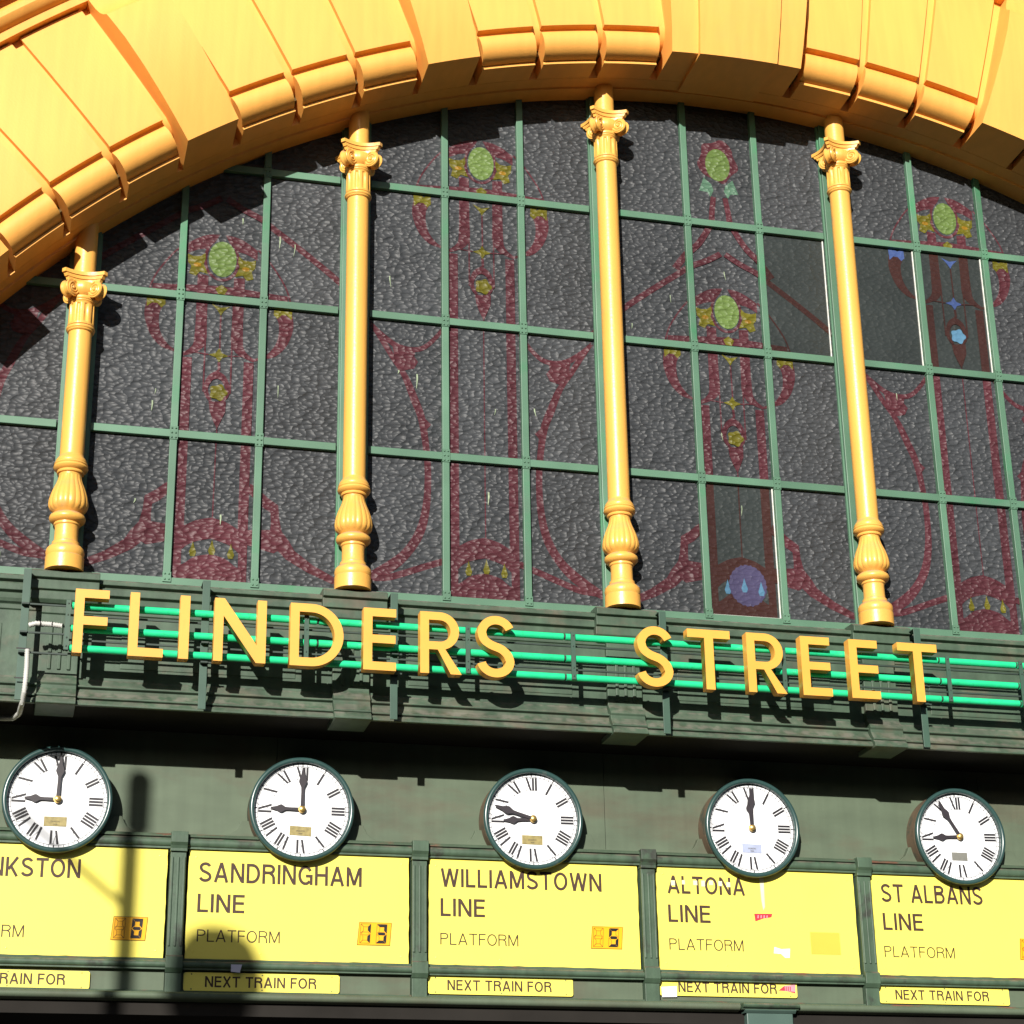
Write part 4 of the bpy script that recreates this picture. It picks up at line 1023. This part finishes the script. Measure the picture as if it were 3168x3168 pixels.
# stickers and scraps of paper
def sticker(name, label, cat, poly, y, m, group=None):
    o = Vector((sum(p[0] for p in poly)/len(poly), y, min(p[1] for p in poly)))
    b = MB().prism([(x-o.x, z-o.z) for x, z in poly], -0.0022, -0.0008)
    ob = b.build(name, m); ob.location = o; tag(ob, label, cat, group); return ob, o
def pennant(x0, zt, x1, zc, h, y, label):
    poly = [(x0, zt), (x0+(x1-x0)*0.35, zc+h*0.35), (x1, zc+h/2), (x1-0.004, zc-h/2), (x0+(x1-x0)*0.55, zc-h*0.28)] if x1 > x0 else [(x0, zc+h/2), (x0, zc-h/2), (x1, zt)]
    ob, o = sticker("pennant_sticker", label, "sticker", poly, y, M['pinklight'], "red pennant stickers")
    sb_ = MB(); L = x1-x0
    for t in (0.42, 0.54, 0.66): sb_.prism([(x0+L*t-o.x, zc-h*0.22-o.z), (x0+L*(t+0.05)-o.x, zc-h*0.22-o.z), (x0+L*(t+0.06)-o.x, zc+h*0.25-o.z), (x0+L*(t+0.01)-o.x, zc+h*0.25-o.z)], -0.0032, -0.0023)
    sb_.prism([(x0+L*0.0-o.x, zt-o.z), (x0+L*0.36-o.x, zc+h*0.33-o.z), (x0+L*0.38-o.x, zc-h*0.20-o.z)], -0.0030, -0.0023)
    sb_.prism([(x0+L*0.55-o.x, zc-h*0.27-o.z), (x1-0.006-o.x, zc-h*0.46-o.z), (x1-0.006-o.x, zc-h*0.32-o.z)], -0.0031, -0.0023)
    sb_.build("red_print", M['pinkpaper'], ob)
pennant(5.139, -2.728, 5.268, -2.716, 0.062, 0.145, "red pennant sticker at the right end of a NEXT TRAIN FOR plate")
poly = [(4.990, -2.190), (5.128, -2.187), (5.120, -2.212), (5.06, -2.222), (4.996, -2.245)]
ob, o = sticker("pennant_sticker", "dark red torn pennant sticker in the middle of the ALTONA board", "sticker", poly, BY, M['pinkpaper'], "red pennant stickers")
lb = MB()
for t in (5.012, 5.035, 5.058, 5.080): lb.prism([(t-o.x, -2.222-o.z), (t+0.010-o.x, -2.222-o.z), (t+0.012-o.x, -2.200-o.z), (t+0.003-o.x, -2.200-o.z)], -0.0031, -0.0023)
lb.build("pink_print", M['pinklight'], ob)
sticker("paper_patch", "ragged white paper scrap on the lower part of the ALTONA board", "paper", [(5.129, -2.423), (5.18, -2.437), (5.247, -2.432), (5.240, -2.497), (5.205, -2.497), (5.175, -2.470), (5.121, -2.468)], BY, M['paper'])
sticker("paper_patch", "white square patch at the left end of the ALTONA board's NEXT TRAIN FOR plate", "paper", [(4.268, -2.72), (4.38, -2.713), (4.379, -2.787), (4.272, -2.79)], 0.145, M['paper'])
sticker("paper_patch", "small pale blue paper tag hanging above the SANDRINGHAM board's NEXT TRAIN FOR plate", "paper", [(1.262, -2.642), (1.335, -2.642), (1.321, -2.694), (1.262, -2.690)], 0.094, M['bluepaper'])
sticker("glue_mark", "pale vertical glue streak under the clock on the ALTONA board", "mark", [(5.045, -1.93), (5.078, -1.93), (5.075, -2.14), (5.062, -2.165), (5.052, -2.10)], BY, M['faded'])
gx = Vector((4.60, BY, -2.0))
tr = thing("tape_residue", "row of torn white tape bits across the word ALTONA", "tape", tuple(gx))
for x, wd in ((4.372, 0.03), (4.455, 0.022), (4.54, 0.030), (4.60, 0.028), (4.66, 0.03), (4.73, 0.028), (4.79, 0.03)):
    MB().box(x-gx.x, x+wd-gx.x, -0.0034, -0.0022, -1.996-random.uniform(0, 0.012)-gx.z, -1.972+random.uniform(0, 0.01)-gx.z).build("tape_bit", M['faded'], tr)

# ------------------------------------------------------------------ canopy beam and pillar below
bo = Vector((4, -0.06, -2.95))
beam = thing("canopy_beam", "half-round dark green canopy edge along the bottom under the yellow plates", "beam", tuple(bo))
for a, b in ((-3.2, 4.765), (5.20, 10.2)):
    pr = [(0.26, -2.845), (-0.03, -2.846)]+[(-0.045-0.030*math.sin(R_(t)), -2.873+0.026*math.cos(R_(t))) for t in range(0, 181, 20)]+[(-0.02, -2.905), (0.26, -2.905)]
    MB().extrude_x([(y-bo.y, z-bo.z) for y, z in pr], a-bo.x, b-bo.x).build("rounded_edge", M['wall'], beam, smooth=40)
MB().box(-3.2-bo.x, 10.2-bo.x, 0.0-bo.y, 3.2-bo.y, -2.99-bo.z, -2.906-bo.z).build("soffit", M['void'], beam)  # shade under the canopy put into the colour
for x in (0.72, 1.0, 2.53, 2.86, 6.75, 7.05):
    MB().tube([(x-bo.x, 0.45-bo.y, -2.991-bo.z), (x+0.02-bo.x, 0.45-bo.y, -3.05-bo.z), (x+0.05-bo.x, 0.45-bo.y, -3.07-bo.z)], 0.02, 8).build("soffit_fitting", M['iron'], beam)
po = Vector((4.985, 0.05, GZ))
pil = thing("pillar", "teal painted pillar whose moulded head shows at the bottom edge of the picture", "pillar", tuple(po))
MB().box(-0.170, 0.170, -0.105, 0.30, 0.16, -2.915-GZ).build("shaft", M['pillar'], pil, bevel=0.006)
MB().extrude_x([(0.25, -2.85-GZ), (-0.125, -2.85-GZ)]+[(-0.125-0.032*math.sin(R_(t)), -2.868-GZ+0.018*math.cos(R_(t))) for t in range(0, 181, 30)]+[(-0.125, -2.893-GZ), (0.25, -2.893-GZ)], -0.207, 0.207).build("cap_roll", M['frame'], pil, smooth=40)
MB().extrude_x([(0.25, -2.8932-GZ), (-0.128, -2.8932-GZ), (-0.125, -2.900-GZ), (-0.108, -2.9148-GZ), (0.25, -2.9148-GZ)], -0.188, 0.188).build("cap_moulding", M['pillar'], pil)
MB().box(-0.20, 0.20, -0.135, 0.30, 0.14, 0.16).box(-0.19, 0.19, -0.125, 0.30, 0.16, 0.40).build("base", M['pillar'], pil)
# concourse behind the opening, its shade put into a near-black colour
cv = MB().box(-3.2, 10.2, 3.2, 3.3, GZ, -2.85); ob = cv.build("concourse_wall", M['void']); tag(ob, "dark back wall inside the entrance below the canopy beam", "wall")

# board row scaled about the camera to stand further back, sign to stand nearer
def place(names, k, org):
    for o in list(COL.objects):
        if o.parent is None and o.name.split('.')[0] in names:
            o.scale = (k, k, k); o.location = Vector(org)+k*Vector(o.location)
place({'board_wall', 'timber_frame', 'station_clock', 'destination_board', 'train_plate', 'pennant_sticker', 'paper_patch', 'glue_mark', 'tape_residue', 'canopy_beam', 'pillar', 'concourse_wall'},
      1.0175, (0.0049, 0.2352, 0.0835))
place({'station_sign', 'conduit'}, 0.9946, (-0.0015, -0.0726, -0.0258))

# ------------------------------------------------------------------ street poles towards the sun, whose soft shadows fall on the left boards
back = Vector((-0.46, -1.0, 0.345))
t_ = 9.0
p0 = Vector((0.61, 0.44, -1.26))+back*t_
tp = thing("tram_pole", "grey tram wire pole in the street whose soft shadow crosses the leftmost board", "pole", (p0.x, p0.y, GZ))
hh = p0.z-GZ
MB().lathe([(0.16, 0), (0.16, 0.8), (0.075, 0.85), (0.058, hh-0.55), (0.052, hh-0.5), (0.052, hh-0.42), (0.078, hh-0.40), (0.080, hh-0.05), (0.05, hh)], n=20).build("shaft", M['steel'], tp, smooth=40)
MB().tube([(-0.03, 0, hh-0.98), (-0.40, 0, hh-0.68), (-0.75, 0, hh-0.38)], 0.024, 10).build("strut", M['steel'], tp, smooth=40)
p1 = Vector((1.21, 0.385, -2.65))+back*12.0
lp = thing("street_lamp", "street lamp with a rounded lantern whose soft shadow falls on the SANDRINGHAM board", "lamp", (p1.x, p1.y, GZ))
hl = p1.z-GZ
MB().lathe([(0.12, 0), (0.12, 0.6), (0.06, 0.65), (0.05, hl-0.5)], n=20).build("post", M['steel'], lp, smooth=40)
MB().lathe([(0.05, hl-0.52), (0.22, hl-0.42), (0.285, hl-0.20), (0.285, hl-0.02), (0.265, hl+0.10), (0.21, hl+0.21), (0.12, hl+0.275), (0.02, hl+0.295)], n=28).build("lantern", M['steel'], lp, smooth=40)
